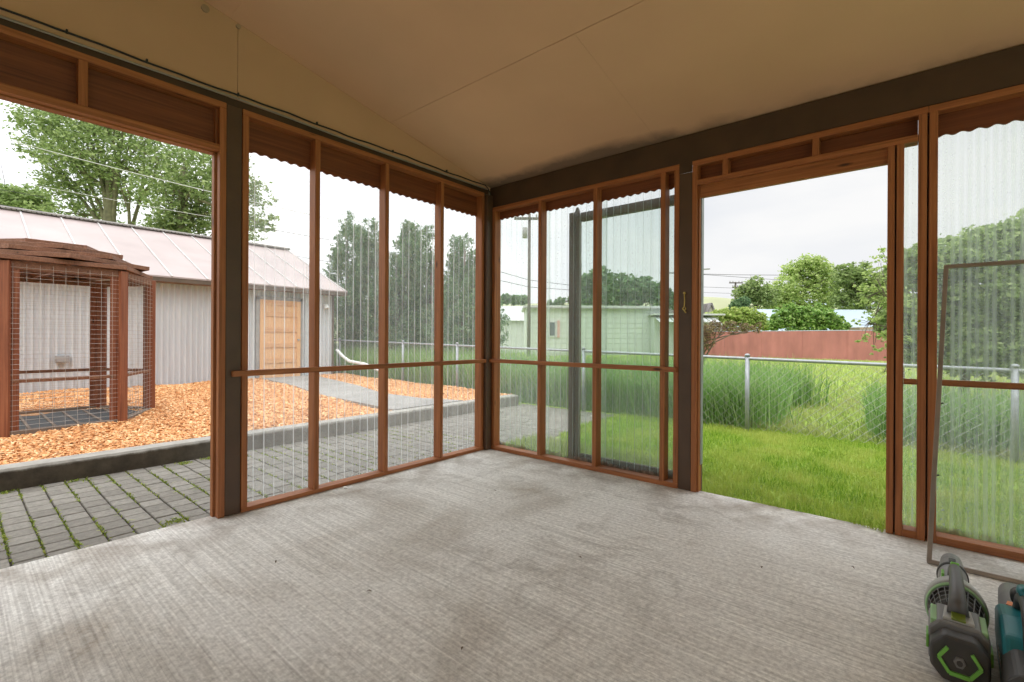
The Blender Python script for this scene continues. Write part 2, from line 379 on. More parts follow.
rb.f = [(0, 1, 2, 3), (7, 6, 5, 4), (0, 4, 5, 1), (1, 5, 6, 2), (2, 6, 7, 3), (3, 7, 4, 0)]
roof = rb.build('roof_deck', M_beam, ceiling)

# ---------------- left wall (x=0)
wall_left = empty('wall_left'); wall_left['kind'] = 'structure'
gb = MB()
for y0, y1 in ((-6.5, -4.826), (-4.824, -2.3885), (-2.3855, .1)):
    gb.prism([(y0, 2.668), (y1, 2.668), (y1, zc(y1)), (y0, zc(y0))], -.02, 0.0, 'x')
gb.build('gable_panel', M_gable, wall_left)
box('top_beam', M_beam, (-.11, -.012, -6.5, .0, 2.622, 2.70), wall_left)
D = .089
def stud_x(y0, y1, z0, z1, nm='stud', par=wall_left, x1=0.0, x0=-D, m=None): return box(nm, m or WZ, (x0, x1, y0, y1, z0, z1), par, .003)
# bay frame between post and corner
T = .038
box('top_plate', WY, (-D, 0, -2.354, -.075, 2.622 - T, 2.622), wall_left, .003)
box('sill_plate', WY, (-D, 0.004, -2.354, -.04, 0.001, .03), wall_left, .003)
for c in (-2.334, -1.846, -1.246, -.640, -.094):
    stud_x(c - T / 2, c + T / 2, .03, 2.622 - T)
def scallop_board(name, axis, a0, a1, z0, z1, d0, d1, mat, par, per=.068, amp=.006):
    s = MB(); n = int((a1 - a0) / .0085); pts = [(a0 + (a1 - a0) * i / n, z0 + amp * math.cos(2 * PI * (a0 + (a1 - a0) * i / n) / per)) for i in range(n + 1)]
    poly = pts + [(a1, z1), (a0, z1)]
    s.prism(poly, d0, d1, 'x' if axis == 'y' else 'y'); return s.build(name, mat, par)
LS = [-2.334, -1.846, -1.246, -.640, -.094]
for i in range(4):
    scallop_board('header_board', 'y', LS[i] + T / 2, LS[i + 1] - T / 2, 2.385, 2.584, -D, -D + .014, BY, wall_left)
box('mid_rail', WY, (.0005, .034, -2.415, -.02, .888, .926), wall_left, .003)

def corrugated(name, axis, a0, a1, z0, z1, d, mat, par, per=.068, amp=.008, z1b=None):
    n = int((a1 - a0) / (per / 12)); V = []; nz = 2
    for k in range(nz):
        for i in range(n + 1):
            a = a0 + (a1 - a0) * i / n; w = d + amp * math.cos(2 * PI * a / per); z = (z0, z1)[k]
            V.append((w, a, z) if axis == 'y' else (a, w, z))
    V = np.array(V); q = np.array([(i, i + 1, n + 1 + i + 1, n + 1 + i) for i in range(n)])
    o = np_mesh(name, V, q, mat, par); o.data.polygons.foreach_set('use_smooth', [True] * len(o.data.polygons)); return o
M_polyL = polymat('clear_corrugated_polycarbonate', 'y', .068, .13, .50, (.97, .985, .98), (.90, .93, .93), wet=.08, dirt=False, rough_mix=.10)
M_polyR = polymat('weathered_corrugated_polycarbonate', 'x', .068, .20, .28, (.95, .98, .965), (.84, .92, .88), wet=.08, rough_mix=.6)
M_polyR2 = polymat('frosted_corrugated_polycarbonate', 'x', .068, .16, .18, (.96, .98, .97), (.84, .92, .88), wet=.06, rough_mix=.6, both=True)
for a0, a1 in ((-2.36, -1.80), (-1.88, -1.20), (-1.28, -.59), (-.68, -.02)):
    corrugated('corrugated_panel', 'y', a0, a1, .0, 2.40, -D - .012 - (.004 if a0 in (-1.88, -.68) else 0), M_polyL, wall_left)

# left opening frame (door_1)
door_1 = empty('door_1'); door_1['kind'] = 'structure'
Y0 = -5.6
box('top_plate', WY, (-D, 0, Y0, -2.449, 2.584, 2.622), door_1, .003)
box('jamb', WZ, (-.045, 0, -2.487, -2.449, 0.001, 2.584), door_1, .003)
box('jamb', WZ, (-.105, -.062, -2.499, -2.461, -.01, 2.31), door_1, .003)
box('jamb_strip', M_post, (-.062, -.045, -2.475, -2.455, 0.001, 2.31), door_1, .001)
box('header_beam', WY, (-.045, 0, Y0, -2.487, 2.308, 2.348), door_1, .003)
box('header_trim', WY, (-.105, -.047, Y0, -2.499, 2.300, 2.36), door_1, .003)
box('header_board', BY, (-D, -D + .014, Y0, -2.487, 2.348, 2.584), door_1)
for y in (-3.125, -3.85, -4.6):
    box('cripple_stud', WZ, (-D + .014, 0, y - T / 2, y + T / 2, 2.348, 2.584), door_1, .003)
box('jamb', WZ, (-D, 0, Y0 - T, Y0, 0.001, 2.622), door_1, .003)

box('header_block', WZ, (-.105, -.045, -2.499, -2.449, 2.312, 2.583), door_1, .002)
box('jamb', WZ, (-.105, -.047, -2.455, -2.449, .001, 2.31), door_1, .001)
box('backing_strip', M_post, (3.385, 3.399, .05, .088, .001, 2.44), door_2 if 'door_2' in globals() else door_1, .0005)
box('backing_strip', M_post, (3.244, 3.256, .05, .088, .001, 2.292), door_1, .0005)
# posts
def post(name, x0, x1, y0, y1, z1):
    o = box(name, M_post, (x0, x1, y0, y1, 0.001, z1), None, .004); o['kind'] = 'structure'; return o
post('trim_1', -.10, -.006, -2.447, -2.356, 2.62)
post('trim_2', -.10, .040, -.0735, .10, 2.60)
post('trim_3', 1.970, 2.066, .002, .10, 2.40)

# ---------------- right wall (y=0)
wall_right = empty('wall_right'); wall_right['kind'] = 'structure'
box('beam', M_beam, (.0, 7.5, .006, .10, 2.482, zc(.05)), wall_right)
box('post_cap', M_beam, (1.970, 2.066, .0, .006, 2.40, 2.482), wall_right, .001)
def plate(x0, x1, z0, z1, nm='top_plate', par=wall_right, m=None, d0=0.0, d1=D): return box(nm, m or WX, (x0, x1, d0, d1, z0, z1), par, .003)
def studr(x0, x1, z0, z1, nm='stud', par=wall_right, d0=0.0, d1=D, m=None): return box(nm, m or WZ, (x0, x1, d0, d1, z0, z1), par, .003)
plate(.041, 1.969, 2.440, 2.478); plate(.041, 1.969, .001, .038, 'sill_plate', d0=-.004)
RS = [(.042, .080), (.628, .666), (1.222, 1.260), (1.823, 1.861), (1.931, 1.969)]
for a, b in RS: studr(a, b, .038, 2.440)
for i in range(4): scallop_board('header_board', 'x', RS[i][1], RS[i + 1][0], 2.365 - .012 * i, 2.440, D - .014, D, BX, wall_right)
box('mid_rail', WX, (.036, 1.962, -.034, -.0005, .890, .928), wall_right, .003)
for a0, a1 in ((.02, .70), (.60, 1.30), (1.20, 1.98)):
    corrugated('corrugated_panel', 'x', a0, a1, .0, 2.40, D + .012 + (.004 if a0 == .60 else 0), M_polyR, wall_right)

door_2 = empty('door_2'); door_2['kind'] = 'structure'
plate(2.067, 3.393, 2.440, 2.478, par=door_2); 
studr(2.067, 2.105, .001, 2.440, 'jamb', door_2)
box('jamb_trim', WZ, (2.105, 2.117, .02, .088, .001, 2.29), door_2, .002)
box('jamb_seal', M_galv, (2.117, 2.123, .05, .10, .2, 2.28), door_2, .001)
plate(2.105, 3.349, 2.292, 2.330, 'header_beam', door_2)
for x in (2.300, 2.850): box('cripple_stud', WZ, (x - T / 2, x + T / 2, 0, D - .014, 2.330, 2.440), door_2, .002)
box('header_board', BX, (2.105, 3.349, D - .014, D, 2.330, 2.440), door_2)
box('header_trim', WX, (2.117, 3.214, .026, .062, 2.200, 2.292), door_2, .003)
studr(3.212, 3.246, .001, 2.292, 'jamb', door_2, d0=.004)
studr(3.254, 3.288, .001, 2.292, 'jamb', door_2)

plate(3.394, 7.0, 2.440, 2.478); 
studr(3.350, 3.388, .001, 2.440); studr(3.396, 3.434, .001, 2.440)
plate(3.288, 3.350, .001, .045, 'sill_plate', m=WX)
plate(3.434, 7.0, .001, .045, 'sill_plate')
box('mid_rail', WX, (3.289, 3.349, .010, .045, .888, .920), wall_right, .002)
box('mid_rail', WX, (3.435, 4.55, .006, .040, .890, .924), wall_right, .002)
studr(4.60, 4.638, .045, 2.440); studr(5.8, 5.838, .045, 2.440)
box('mid_rail', WX, (4.638, 7.0, .006, .040, .890, .924), wall_right, .002)
scallop_board('header_board', 'x', 3.434, 4.60, 2.318, 2.440, D - .014, D, BX, wall_right, .068, .006)
scallop_board('header_board', 'x', 4.638, 7.0, 2.318, 2.440, D - .014, D, BX, wall_right, .068, .006)
corrugated('corrugated_panel', 'x', 3.27, 3.37, .0, 2.30, D + .014, M_polyR2, wall_right, .068, .008)
corrugated('corrugated_panel', 'x', 3.42, 4.65, .0, 2.36, D + .014, M_polyR2, wall_right, .068, .008)
corrugated('corrugated_panel', 'x', 4.60, 7.0, .0, 2.36, D + .018, M_polyR2, wall_right, .068, .008)

M_house = plain('house_siding', (.66, .60, .52), .8)
for nm, bb in (('wall_back', (-.1, 7.6, -6.75, -6.62, -.1, 4.0)),):
    o = box(nm, M_house, bb); o['kind'] = 'structure'
# ================================================================== GROUND
def gz(x, y):
    """garden ground height"""
    if y <= 3.4: return -.05
    return -.05 + .35 * min(1, (y - 3.4) / 16)
def ground(name, xs, ys, zf, mat):
    V = np.array([(x, y, zf(x, y)) for y in ys for x in xs]); nx = len(xs)
    q = np.array([(j * nx + i, j * nx + i + 1, (j + 1) * nx + i + 1, (j + 1) * nx + i) for j in range(len(ys) - 1) for i in range(nx - 1)])
    o = np_mesh(name, V, q, mat); o['kind'] = 'structure'; return o
ground('lawn_ground', np.linspace(-14, 22, 60), np.concatenate([[.08], np.linspace(.4, 3.4, 8), np.linspace(3.9, 30, 40)]), lambda x, y: gz(x, y) - .012, M_lawnbase)
M_field = plain('distant_field', (.30, .36, .14), .95, var=.2, scale=.3)
def rz_far(x, y): return -.2 + 0 * x
big = MB(); big.box(-400, 400, -60, 600, -1.2, -.22); o = big.build('far_ground', M_field); o['kind'] = 'structure'

# paver patio
pv = MB(); PZ = -.055
y = -6.645; r = 0
while y < 3.0:
    x = -2.0 + random.uniform(-.12, 0)
    while x < -.105:
        x1 = min(x + .146, -.101); xa = max(x, -1.995)
        if x1 - xa > .02:
            dz = random.uniform(-.002, .002); g = .0035
            n = len(pv.v); a, b, c_, d_ = xa + g, x1 - g, y + g + .001, y + .131 - g - .001; zt = PZ + dz; c2 = .004
            pv.v += [(a, c_, zt - .03), (b, c_, zt - .03), (b, d_, zt - .03), (a, d_, zt - .03), (a, c_, zt - c2), (b, c_, zt - c2), (b, d_, zt - c2), (a, d_, zt - c2),
                     (a + c2, c_ + c2, zt), (b - c2, c_ + c2, zt), (b - c2, d_ - c2, zt), (a + c2, d_ - c2, zt)]
            for k in range(4):
                k2 = (k + 1) % 4
                pv.f += [(n + k, n + k2, n + 4 + k2, n + 4 + k), (n + 4 + k, n + 4 + k2, n + 8 + k2, n + 8 + k)]
            pv.f.append((n + 8, n + 9, n + 10, n + 11))
        x += .149
    y += .1315; r += 1
# the patio wraps round the corner behind the right wall
def in_patio2(x, y): return y > .9 + .12 * (x + .1) + .25 * math.sin(x * 3) * .2 and y < 3.0 and x < .16 - .66 * (y - 1.18) + .10 * math.sin(y * 9)
y = -6.645 + .1315 * 58
yy = y
while yy < 3.0:
    x = -.099
    while x < 1.2:
        if in_patio2(x + .07, yy + .06): pv.box(x + .0035, x + .1425, yy + .0045, yy + .1265, PZ - .03, PZ + random.uniform(-.002, .002))
        x += .149
    yy += .1315
pavers = pv.build('paver_patio', M_pave); pavers['kind'] = 'structure'
o = box('patio_bedding', M_soil, (-2.0, -.101, -6.6, 3.05, -.15, PZ - .012)); o['kind'] = 'structure'
# curb
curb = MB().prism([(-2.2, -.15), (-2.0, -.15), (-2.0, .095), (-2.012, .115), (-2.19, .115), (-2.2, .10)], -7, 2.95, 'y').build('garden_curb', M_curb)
tag(curb, 'low grey concrete curb between the grey pavers and the orange bark chips', 'curb')
# bark bed ground
def cz(x, y): return .105 + .075 * min(1, max(0, (-2.4 - x) / 5)) + .012 * math.sin(x * 3.1 + y * 2.3) + .01 * math.sin(y * 5.7 - x)
ground('bark_bed_ground', np.linspace(-16, -2.19, 70), np.linspace(-9, 3.05, 60), lambda x, y: cz(x, y) - .03, M_chipbase)
PATHP = [(-2.19, .42), (-4.3, .50), (-6.3, .85), (-8.0, .95), (-8.0, 2.2), (-5.1, 1.72), (-3.9, 1.38), (-2.9, 1.45), (-2.19, 1.75)]
def in_poly(x, y, P):
    c = False; j = len(P) - 1
    for i in range(len(P)):
        if (P[i][1] > y) != (P[j][1] > y) and x < (P[j][0] - P[i][0]) * (y - P[i][1]) / (P[j][1] - P[i][1]) + P[i][0]: c = not c
        j = i
    return c
path = MB().prism(PATHP, .02, .128).build('concrete_path', plain('path_concrete', (.30, .285, .265), .9, var=.15, scale=3, bump=.2))
# raise far end gently with the bed
for v in path.data.vertices:
    if v.co.z > .1: v.co.z = .128 + .06 * max(0, (-2.4 - v.co.x) / 5.6)
path['kind'] = 'structure'
# mossy edge: raised grit along the path edges
HEX = dict(cx=-4.55, cy=-2.82, r=.97)
def chips():
    n = 85000; P = []
    while len(P) < n:
        x = -2.2 - (random.random() ** 1.25) * 6.0; y = random.uniform(-5.2, 3.0)
        if x < -7.97: continue
        if in_poly(x, y, PATHP): continue
        if math.hypot(x - HEX['cx'], y - HEX['cy']) < .86: continue
        P.append((x, y, cz(x, y) + random.uniform(-.022, .006)))
    P = np.array(P); n = len(P)
    a = RNG.uniform(0, 2 * PI, n); ti = RNG.normal(0, .35, n); ti2 = RNG.normal(0, .35, n)
    l = RNG.uniform(.007, .026, n); w = RNG.uniform(.005, .012, n)
    dx = np.stack([np.cos(a) * np.cos(ti), np.sin(a) * np.cos(ti), np.sin(ti)], 1) * l[:, None]
    dy = np.stack([-np.sin(a) * np.cos(ti2), np.cos(a) * np.cos(ti2), np.sin(ti2)], 1) * w[:, None]
    nn = np.cross(dx, dy); nn /= np.linalg.norm(nn, axis=1)[:, None]; h = nn * RNG.uniform(.003, .007, n)[:, None]
    c = [P + s1 * dx + s2 * dy + s3 * h for s3 in (-.5, .5) for s1, s2 in ((-1, -1), (1, -1), (1, 1), (-1, 1))]
    V = np.stack(c, 1).reshape(-1, 3); b = np.arange(n)[:, None] * 8
    F = np.concatenate([b + np.array(q) for q in ((4, 5, 6, 7), (0, 1, 5, 4), (1, 2, 6, 5), (2, 3, 7, 6), (3, 0, 4, 7))])
    return np_mesh('bark_chips', V, F, M_chip)
tag(chips(), 'orange bark chips spread over the raised bed in front of the white shed', 'bark chips', kind='stuff')

# blades of grass ---------------------------------------------------
def blades(name, P, hmin, hmax, w, mat, lean=.35, parent=None):
    """P (n,3). each blade: 3 rows of 2 verts -> 2 quads"""
    n = len(P); a = RNG.uniform(0, 2 * PI, n); b = RNG.uniform(0, 2 * PI, n)
    H = RNG.uniform(hmin, hmax, n); ln = np.abs(RNG.normal(0, lean, n)) * H
    side = np.stack([np.cos(a), np.sin(a), np.zeros(n)], 1); W = (w * RNG.uniform(.6, 1.3, n))[:, None]
    d = np.stack([np.cos(b), np.sin(b), np.zeros(n)], 1)
    z = np.array([0, 0, 1.])
    m = P + d * (ln * .3)[:, None] + z * (H * .6)[:, None]; tp = P + d * ln[:, None] + z * (H * np.maximum(.35, 1 - .35 * ln / np.maximum(H, 1e-3)))[:, None]
    V = np.stack([P - side * W, P + side * W, m - side * W * .8, m + side * W * .8, tp - side * W * .1, tp + side * W * .1], 1).reshape(-1, 3)
    k = np.arange(n)[:, None] * 6
    F = np.concatenate([k + np.array([0, 1, 3, 2]), k + np.array([2, 3, 5, 4])])
    return np_mesh(name, V, F, mat, parent)
def scatter(n, x0, x1, y0, y1, zf, keep=None, bias=1.0):
    x = RNG.uniform(x0, x1, int(n)); y = y0 + (y1 - y0) * RNG.uniform(0, 1, int(n)) ** bias
    P = np.stack([x, y, np.array([zf(a, b) for a, b in zip(x, y)])], 1)
    if keep is not None: P = P[[bool(keep(p[0], p[1])) for p in P]]
    return P
def lawn_keep(x, y):
    if in_patio2(x, y): return False
    if x < -.1: return False
    if not 2.13 < x < 3.2: return y > .15
    edge = .10 - (.13 * max(0, x - 2.5) if x < 3.3 else .0) + .03 * math.sin(x * 9)
    return y > edge
def lz(x, y): return -.062 if y > .1 else max(-.062, .0)
P1 = scatter(95000, -.1, 6.5, -.05, 3.25, lz, lawn_keep, 1.15)
tag(blades('lawn_grass', P1, .03, .075, .0032, M_grass, .6), 'bright green mown lawn between the concrete slab and the wire fence', 'grass', kind='stuff')
P2 = scatter(90000, -7, 12, 3.25, 19, lambda x, y: gz(x, y) - .01, None, 1.7)
tag(blades('meadow_grass', P2, .05, .15, .006, M_rough_grass, .7), 'yellow green unmown grass beyond the wire fence', 'grass', kind='stuff')
# tall grass along the fence, left of the opening
def clump(x, y):
    e = 1.60 + .20 * math.sin(y * 2.1) + .18 * (y - 3.3) + random.gauss(0, .12)
    return x < e and y > 3.22
P3 = scatter(32000, -3.2, 3.2, 3.22, 6.2, lambda x, y: gz(x, y) - .01, clump, 1.3)
tag(blades('tall_grass', P3, .45, .92, .006, M_tall, .35), 'tall blue green grass clump leaning through the wire fence', 'tall grass', kind='stuff')
P4 = scatter(26000, -11, -3.2, 3.15, 5.6, lambda x, y: gz(x, y) + .05, None, 1.2)
tag(blades('tall_grass', P4, .4, .95, .007, M_tall, .35), 'tall green grass behind the fence past the far bark bed', 'tall grass', kind='stuff')
P5 = scatter(14000, 2.9, 9, 3.35, 5.2, lambda x, y: gz(x, y) - .01, lambda x, y: x > 3.0 - .12 * (y - 3.3) , 1.2)
tag(blades('tall_grass', P5, .3, .75, .006, M_tall, .35), 'tall green grass at the right of the doorway below the leafy bush', 'tall grass', kind='stuff')
# moss in paver joints
mp_ = []
yj = -6.645
while yj < .5:
    if yj > -3.9:
        dens = random.uniform(50, 170) if random.random() < .85 else 25
        for _ in range(int(dens * 2)):
            x = random.uniform(-1.98, -.12); cl = math.sin(x * 7 + yj * 13) + math.sin(x * 3.3 - yj * 5)
            if random.random() < .45 + .35 * cl: mp_.append((x, yj + random.gauss(0, .005), PZ - .008))
    yj += .1315
for _ in range(420):
    c = random.choice([(-1.93, -1.95), (-1.9, -2.15), (-.32, -2.62), (-1.95, -3.3), (-1.93, -2.9), (-.2, -2.7)])
    mp_.append((c[0] + random.gauss(0, .03), c[1] + random.gauss(0, .03), PZ - .005))
tag(blades('joint_moss', np.array(mp_), .008, .028, .006, M_moss, 1.0), 'yellow green moss and weeds in the paver joints', 'moss', kind='stuff')
P6 = scatter(4200, .0, 1.95, .23, .75, lambda x, y: -.06, None, 1.0)
tag(blades('grass_strip', P6, .04, .16, .004, M_rough_grass, .5), 'pale grass growing against the outside foot of the right wall', 'grass', kind='stuff')
# ================================================================== BUILDINGS AND OBJECTS
# ================================================================== BUILDINGS, FENCES
M_shedw = plain('white_corrugated_steel', (.60, .62, .64), .5, var=.06, scale=2, stretch=(1, 1, .3))
M_shedr = plain('faded_pink_steel_roof', (.385, .315, .30), .5, var=.10, scale=1.2)
M_rib = plain('roof_batten_white', (.50, .48, .47), .5)
M_dark = plain('dark_bronze_metal', (.12, .085, .06), .45, var=.15)
M_door = wood('raw_fir_door', (.58, .29, .13), (.74, .42, .20), (.82, .52, .28), 'z', knots=False)
M_doorh = wood('raw_fir_rail', (.52, .25, .10), (.66, .35, .16), (.78, .47, .24), 'y', knots=False)
M_grey = plain('grey_metal_box', (.30, .29, .28), .5)
M_trimw = plain('light_trim', (.52, .53, .52), .6)
M_white = plain('white_plastic', (.78, .78, .76), .5)

shed = tag(empty('shed', (-8, 0, 0)), 'white corrugated steel shed with a faded pinkish metal roof', 'shed')
SX = -8.0; SY1 = 2.72; SY0 = -9.0; SXB = -14.0
def shedloc(o):
    o.location = (8, 0, 0); return o
n = int((SY1 - SY0) / .0125); V = []
for k, z in enumerate((-.1, 2.26)):
    for i in range(n + 1):
        yy = SY0 + (SY1 - SY0) * i / n; ph = (yy / .10) % 1
        V.append((SX + (.022 if ph < .22 else (-.028 if .36 < ph < .86 else -.004)), yy, z))
q = np.array([(i, i + 1, n + 2 + i, n + 1 + i) for i in range(n)])
w_ = np_mesh('front_wall', np.array(V), q, M_shedw, shed); shedloc(w_)
# cut the doorway out of the wall by hiding nothing: the door stands proud of it
ew = MB().prism([(SX, -.1), (SXB, -.1), (SXB, 2.2), (-11, 3.62), (SX, 2.26)], SY1 - .05, SY1, 'y').build('end_wall', M_shedw, shed); shedloc(ew)
rm = MB(); zr = lambda x: 2.30 + (-7.68 - x) * .436 if x > -11 else 2.30 + (-7.68 + 11) * .436 - (-11 - x) * .436
for xa, xb in ((-7.68, -11.0), (-11.0, -14.3)):
    n = len(rm.v); y0, y1 = SY0, 2.96
    rm.v += [(xa, y0, zr(xa)), (xa, y1, zr(xa)), (xb, y1, zr(xb)), (xb, y0, zr(xb))]; rm.v += [(a, b, c - .03) for a, b, c in rm.v[-4:]]
    rm.f += [tuple(n + i for i in f) for f in ((0, 1, 2, 3), (7, 6, 5, 4), (0, 4, 5, 1), (1, 5, 6, 2), (2, 6, 7, 3), (3, 7, 4, 0))]
shedloc(rm.build('roof', M_shedr, shed))
y = SY0 + .2
while y < 2.9:
    shedloc(MB().bar((-7.67, y, zr(-7.67) + .008), (-10.98, y, zr(-10.98) + .008), .028, .022).build('roof_seam', M_rib, shed)); y += .615
rc = MB()
y = SY0
while y < 2.95:
    rc.box(-11.10, -10.90, y, y + .055, 3.745, 3.775); y += .075
rc.box(-11.12, -10.88, SY0, 2.96, 3.765, 3.79)
shedloc(rc.build('ridge_cap', M_rib, shed))
shedloc(box('fascia', M_dark, (-7.72, -7.69, SY0, 2.95, 2.19, 2.285), shed))
shedloc(box('soffit', plain('soffit_brown', (.22, .13, .08), .7), (-7.97, -7.72, SY0, 2.9, 2.185, 2.20), shed))
shedloc(box('rake_board', M_dark, (SX, SX + .03, SY1 - .02, SY1 + .03, -.1, 2.19), shed))
# door
dr = box('door', M_door, (SX + .02, SX + .055, .93, 1.86, .16, 1.98), shed); shedloc(dr)
for zb in (.16, .52, .88, 1.24, 1.60, 1.86):
    o = box('door_rail', M_doorh, (SX + .055, SX + .075, 1.02, 1.77, zb, zb + (.11 if zb not in (1.86,) else .12)), dr, .004)
for yb in (.93, 1.77): box('door_stile', M_door, (SX + .055, SX + .078, yb, yb + .09, .16, 1.98), dr, .004)
o = MB().tube([(SX + .078, 1.80, 1.06), (SX + .12, 1.80, 1.06)], .022, 10).build('door_knob', M_galv, dr)
for b in ((.85, .93, .12, 2.04), (1.86, 1.94, .12, 2.04)): shedloc(box('door_casing', M_grey, (SX + .01, SX + .06, *b), shed))
shedloc(box('door_casing', M_grey, (SX + .01, SX + .06, .85, 1.94, 1.98, 2.06), shed))
fx = tag(MB().box(SX + .015, SX + .10, -2.42, -2.24, .66, .79).box(SX + .1, SX + .115, -2.40, -2.26, .675, .77).build('outlet_box', M_grey, None, bevel=.008),
         'small grey weatherproof box fixed low on the white shed wall', 'box')
lf = tag(MB().tube([(SX + .02, 2.50, 1.93), (SX + .10, 2.50, 1.93), (SX + .14, 2.50, 1.84)], [.035, .04, .07], 12).build('wall_lamp', M_white), 'small white lamp under the eave by the shed corner', 'lamp')

# white hand rail by the shed
hr = MB(); pts = [(-8.3 + .0 * i, 3.4, .9) for i in range(1)]
a, b = at(337, 350, 11.9), at(349, 361, 11.0); c_ = at(384, 372, 9.6)
o = MB().tube([a, a.lerp(b, .5) + Vector((0, 0, -.02)), b, b.lerp(c_, .5) + Vector((0, 0, .04)), c_], .035, 8).build('drain_pipe', M_white)
tag(o, 'thin white pipe sloping down past the end of the shed', 'pipe')

# ---- chain link fence
fence = tag(empty('chain_link_fence', (0, 3.1, 0)), 'low galvanised chain link fence crossing the garden behind the lawn', 'fence')
def ftop(x): return .915 - .0155 * x
def floc(o): o.location = (0, -3.1, 0); return o
floc(MB().tube([(-12, 3.1, ftop(-12)), (9, 3.1, ftop(9))], .021, 10).build('top_rail', M_galv, fence, True))
for x in (-11.2, -8.3, -5.55, -3.75, -.75, 1.72, 4.12, 6.6):
    p = MB().tube([(x, 3.1, -.2), (x, 3.1, ftop(x) + .035)], .028, 12).build('fence_post', M_galv, fence, True); floc(p)
    MB().tube([(x, 3.1, ftop(x) + .03), (x, 3.1, ftop(x) + .055), (x, 3.1, ftop(x) + .065)], [.034, .03, .012], 12).build('post_cap', M_galv, p, True)
fm = MB(); s = .057; nr = 17; x = -9.0; k = 0
while x < 6.5:
    for r in range(nr):
        z0 = -.03 + r * (ftop(x) + .0) / nr; z1 = -.03 + (r + 1) * ftop(x) / nr
        xa = x + (s / 2 if (r + k) % 2 else -s / 2); xb = x + (s / 2 if (r + 1 + k) % 2 else -s / 2)
        if z1 < ftop(x): fm.tube([(xa, 3.1, z0), (xb, 3.1, z1)], .0021, 3, False)
    x += s; k += 1
floc(fm.build('chain_link_mesh', M_wire, fence))

# ---- red screen fence
M_red = plain('red_brown_privacy_screen', (.42, .165, .145), .8, var=.16, scale=2.2, stretch=(1, 1, .4))
rf = tag(empty('privacy_fence', (0, 20, 0)), 'long dull red screened fence at the far end of the grass', 'fence')
def zrf(x): return 1.46 + .006 * (x + 5)
for i in range(9):
    x0 = -4.9 + i * 1.6; pp = MB(); nn = 24; n0 = 0
    V = [(x0 + 1.6 * j / nn, .02 * math.sin(j * 1.3 + i), (.15, zrf(x0 + 1.6 * j / nn) - .012 * math.sin(PI * j / nn))[k]) for k in range(2) for j in range(nn + 1)]
    q = np.array([(j, j + 1, nn + 2 + j, nn + 1 + j) for j in range(nn)])
    np_mesh('screen_panel', np.array(V), q, M_red, rf)
for i in range(10):
    x0 = -4.9 + i * 1.6
    MB().tube([(x0, .045, 0), (x0, .045, zrf(x0) + .02)], .025, 8).build('fence_post', M_galv, rf)
MB().tube([(-4.9, .03, zrf(-4.9)), (9.5, .03, zrf(9.5))], .02, 8).build('top_rail', M_galv, rf)

# ---- hexagonal wire enclosure
M_rw2 = wood('weathered_redwood', (.11, .032, .014), (.23, .07, .03), (.34, .13, .06), 'z')
M_rwh = wood('weathered_redwood_flat', (.10, .04, .022), (.20, .085, .045), (.32, .16, .095), 'x')
gaz = tag(empty('wire_enclosure', (-4.55, -2.82, .1)), 'six sided wooden enclosure of redwood posts and wire mesh under a stepped plank roof', 'enclosure')
HR = .94; HA = [math.radians(-25 + 60 * k) for k in range(6)]
hv = [Vector((HR * math.cos(a), HR * math.sin(a), 0)) for a in HA]
hv[2] += Vector((0, .07, 0)); hv[3] += Vector((.05, .19, 0))
for k in range(6):
    a, b = hv[k], hv[(k + 1) % 6]; d = (b - a).normalized(); up = Vector((0, 0, 1))
    # post, turned to face out
    rad = a.normalized()
    MB().bar(a + Vector((0, 0, -.1)), a + Vector((0, 0, 1.80)), .09, .09, tuple(rad)).build('post', M_rw2, gaz, bevel=.004)
    for e, f in ((a + d * .075, 1), (b - d * .075, 1)):
        MB().bar(e + Vector((0, 0, .0)), e + Vector((0, 0, 1.74)), .055, .035, tuple(Vector((-d.y, d.x, 0)))).build('panel_upright', M_rw2, gaz, bevel=.003)
    MB().bar(a + up * 1.765, b + up * 1.765, .05, .085).build('top_beam', M_rwh, gaz, bevel=.003)
    MB().bar(a + d * .05 + up * .57, b - d * .05 + up * .57, .04, .038).build('mid_rail', M_rwh, gaz, bevel=.003)
    MB().bar(a + up * .03, b + up * .03, .06, .07).build('base_board', plain('grey_wood', (.20, .155, .12), .8) if k == 0 else bpy.data.materials['grey_wood'], gaz, bevel=.003)
    wm = MB(); nrm = Vector((d.y, -d.x, 0)) * .03; Lr = (b - a).length
    t = .05
    while t < Lr - .03:
        p = a + d * t + nrm; wm.tube([p + up * .02, p + up * 1.78], .0015, 4, False); t += .10
    z = .06
    while z < 1.78:
        wm.tube([a + d * .03 + nrm + up * z, b - d * .03 + nrm + up * z], .0015, 4, False); z += .0525
    wm.build('wire_mesh', plain('bright_wire', (.50, .48, .45), .5, metal=.3) if k == 0 else bpy.data.materials['bright_wire'], gaz)
RR = [(1.02, 1.838, 0), (.97, 1.902, 30), (.83, 1.966, 0), (.70, 2.030, 30), (.50, 2.085, 0)]
for r, z, ro in RR:
    m_ = MB()
    vs = [Vector((r * math.cos(math.radians(-25 + ro + 60 * k)), r * math.sin(math.radians(-25 + ro + 60 * k)), z)) for k in range(6)]
    ins = .24
    for k in range(6):
        a, b = vs[k], vs[(k + 1) % 6]; mid = (a + b) / 2; inn = -Vector((mid.x, mid.y, 0)).normalized() * ins / 2
        m_.bar(a + inn + (a - b).normalized() * .02, b + inn, ins, .048)
    m_.build('roof_ring', M_rwh, gaz, bevel=.003)
m_ = MB()
for k in range(3):
    a = math.radians(5 + 60 * k); v = Vector((math.cos(a), math.sin(a), 0)) * .85
    m_.bar(v + up * (1.80 + .012 * k), -v + up * (1.80 + .012 * k), .04, .04)
m_.build('roof_rafter', M_rwh, gaz)
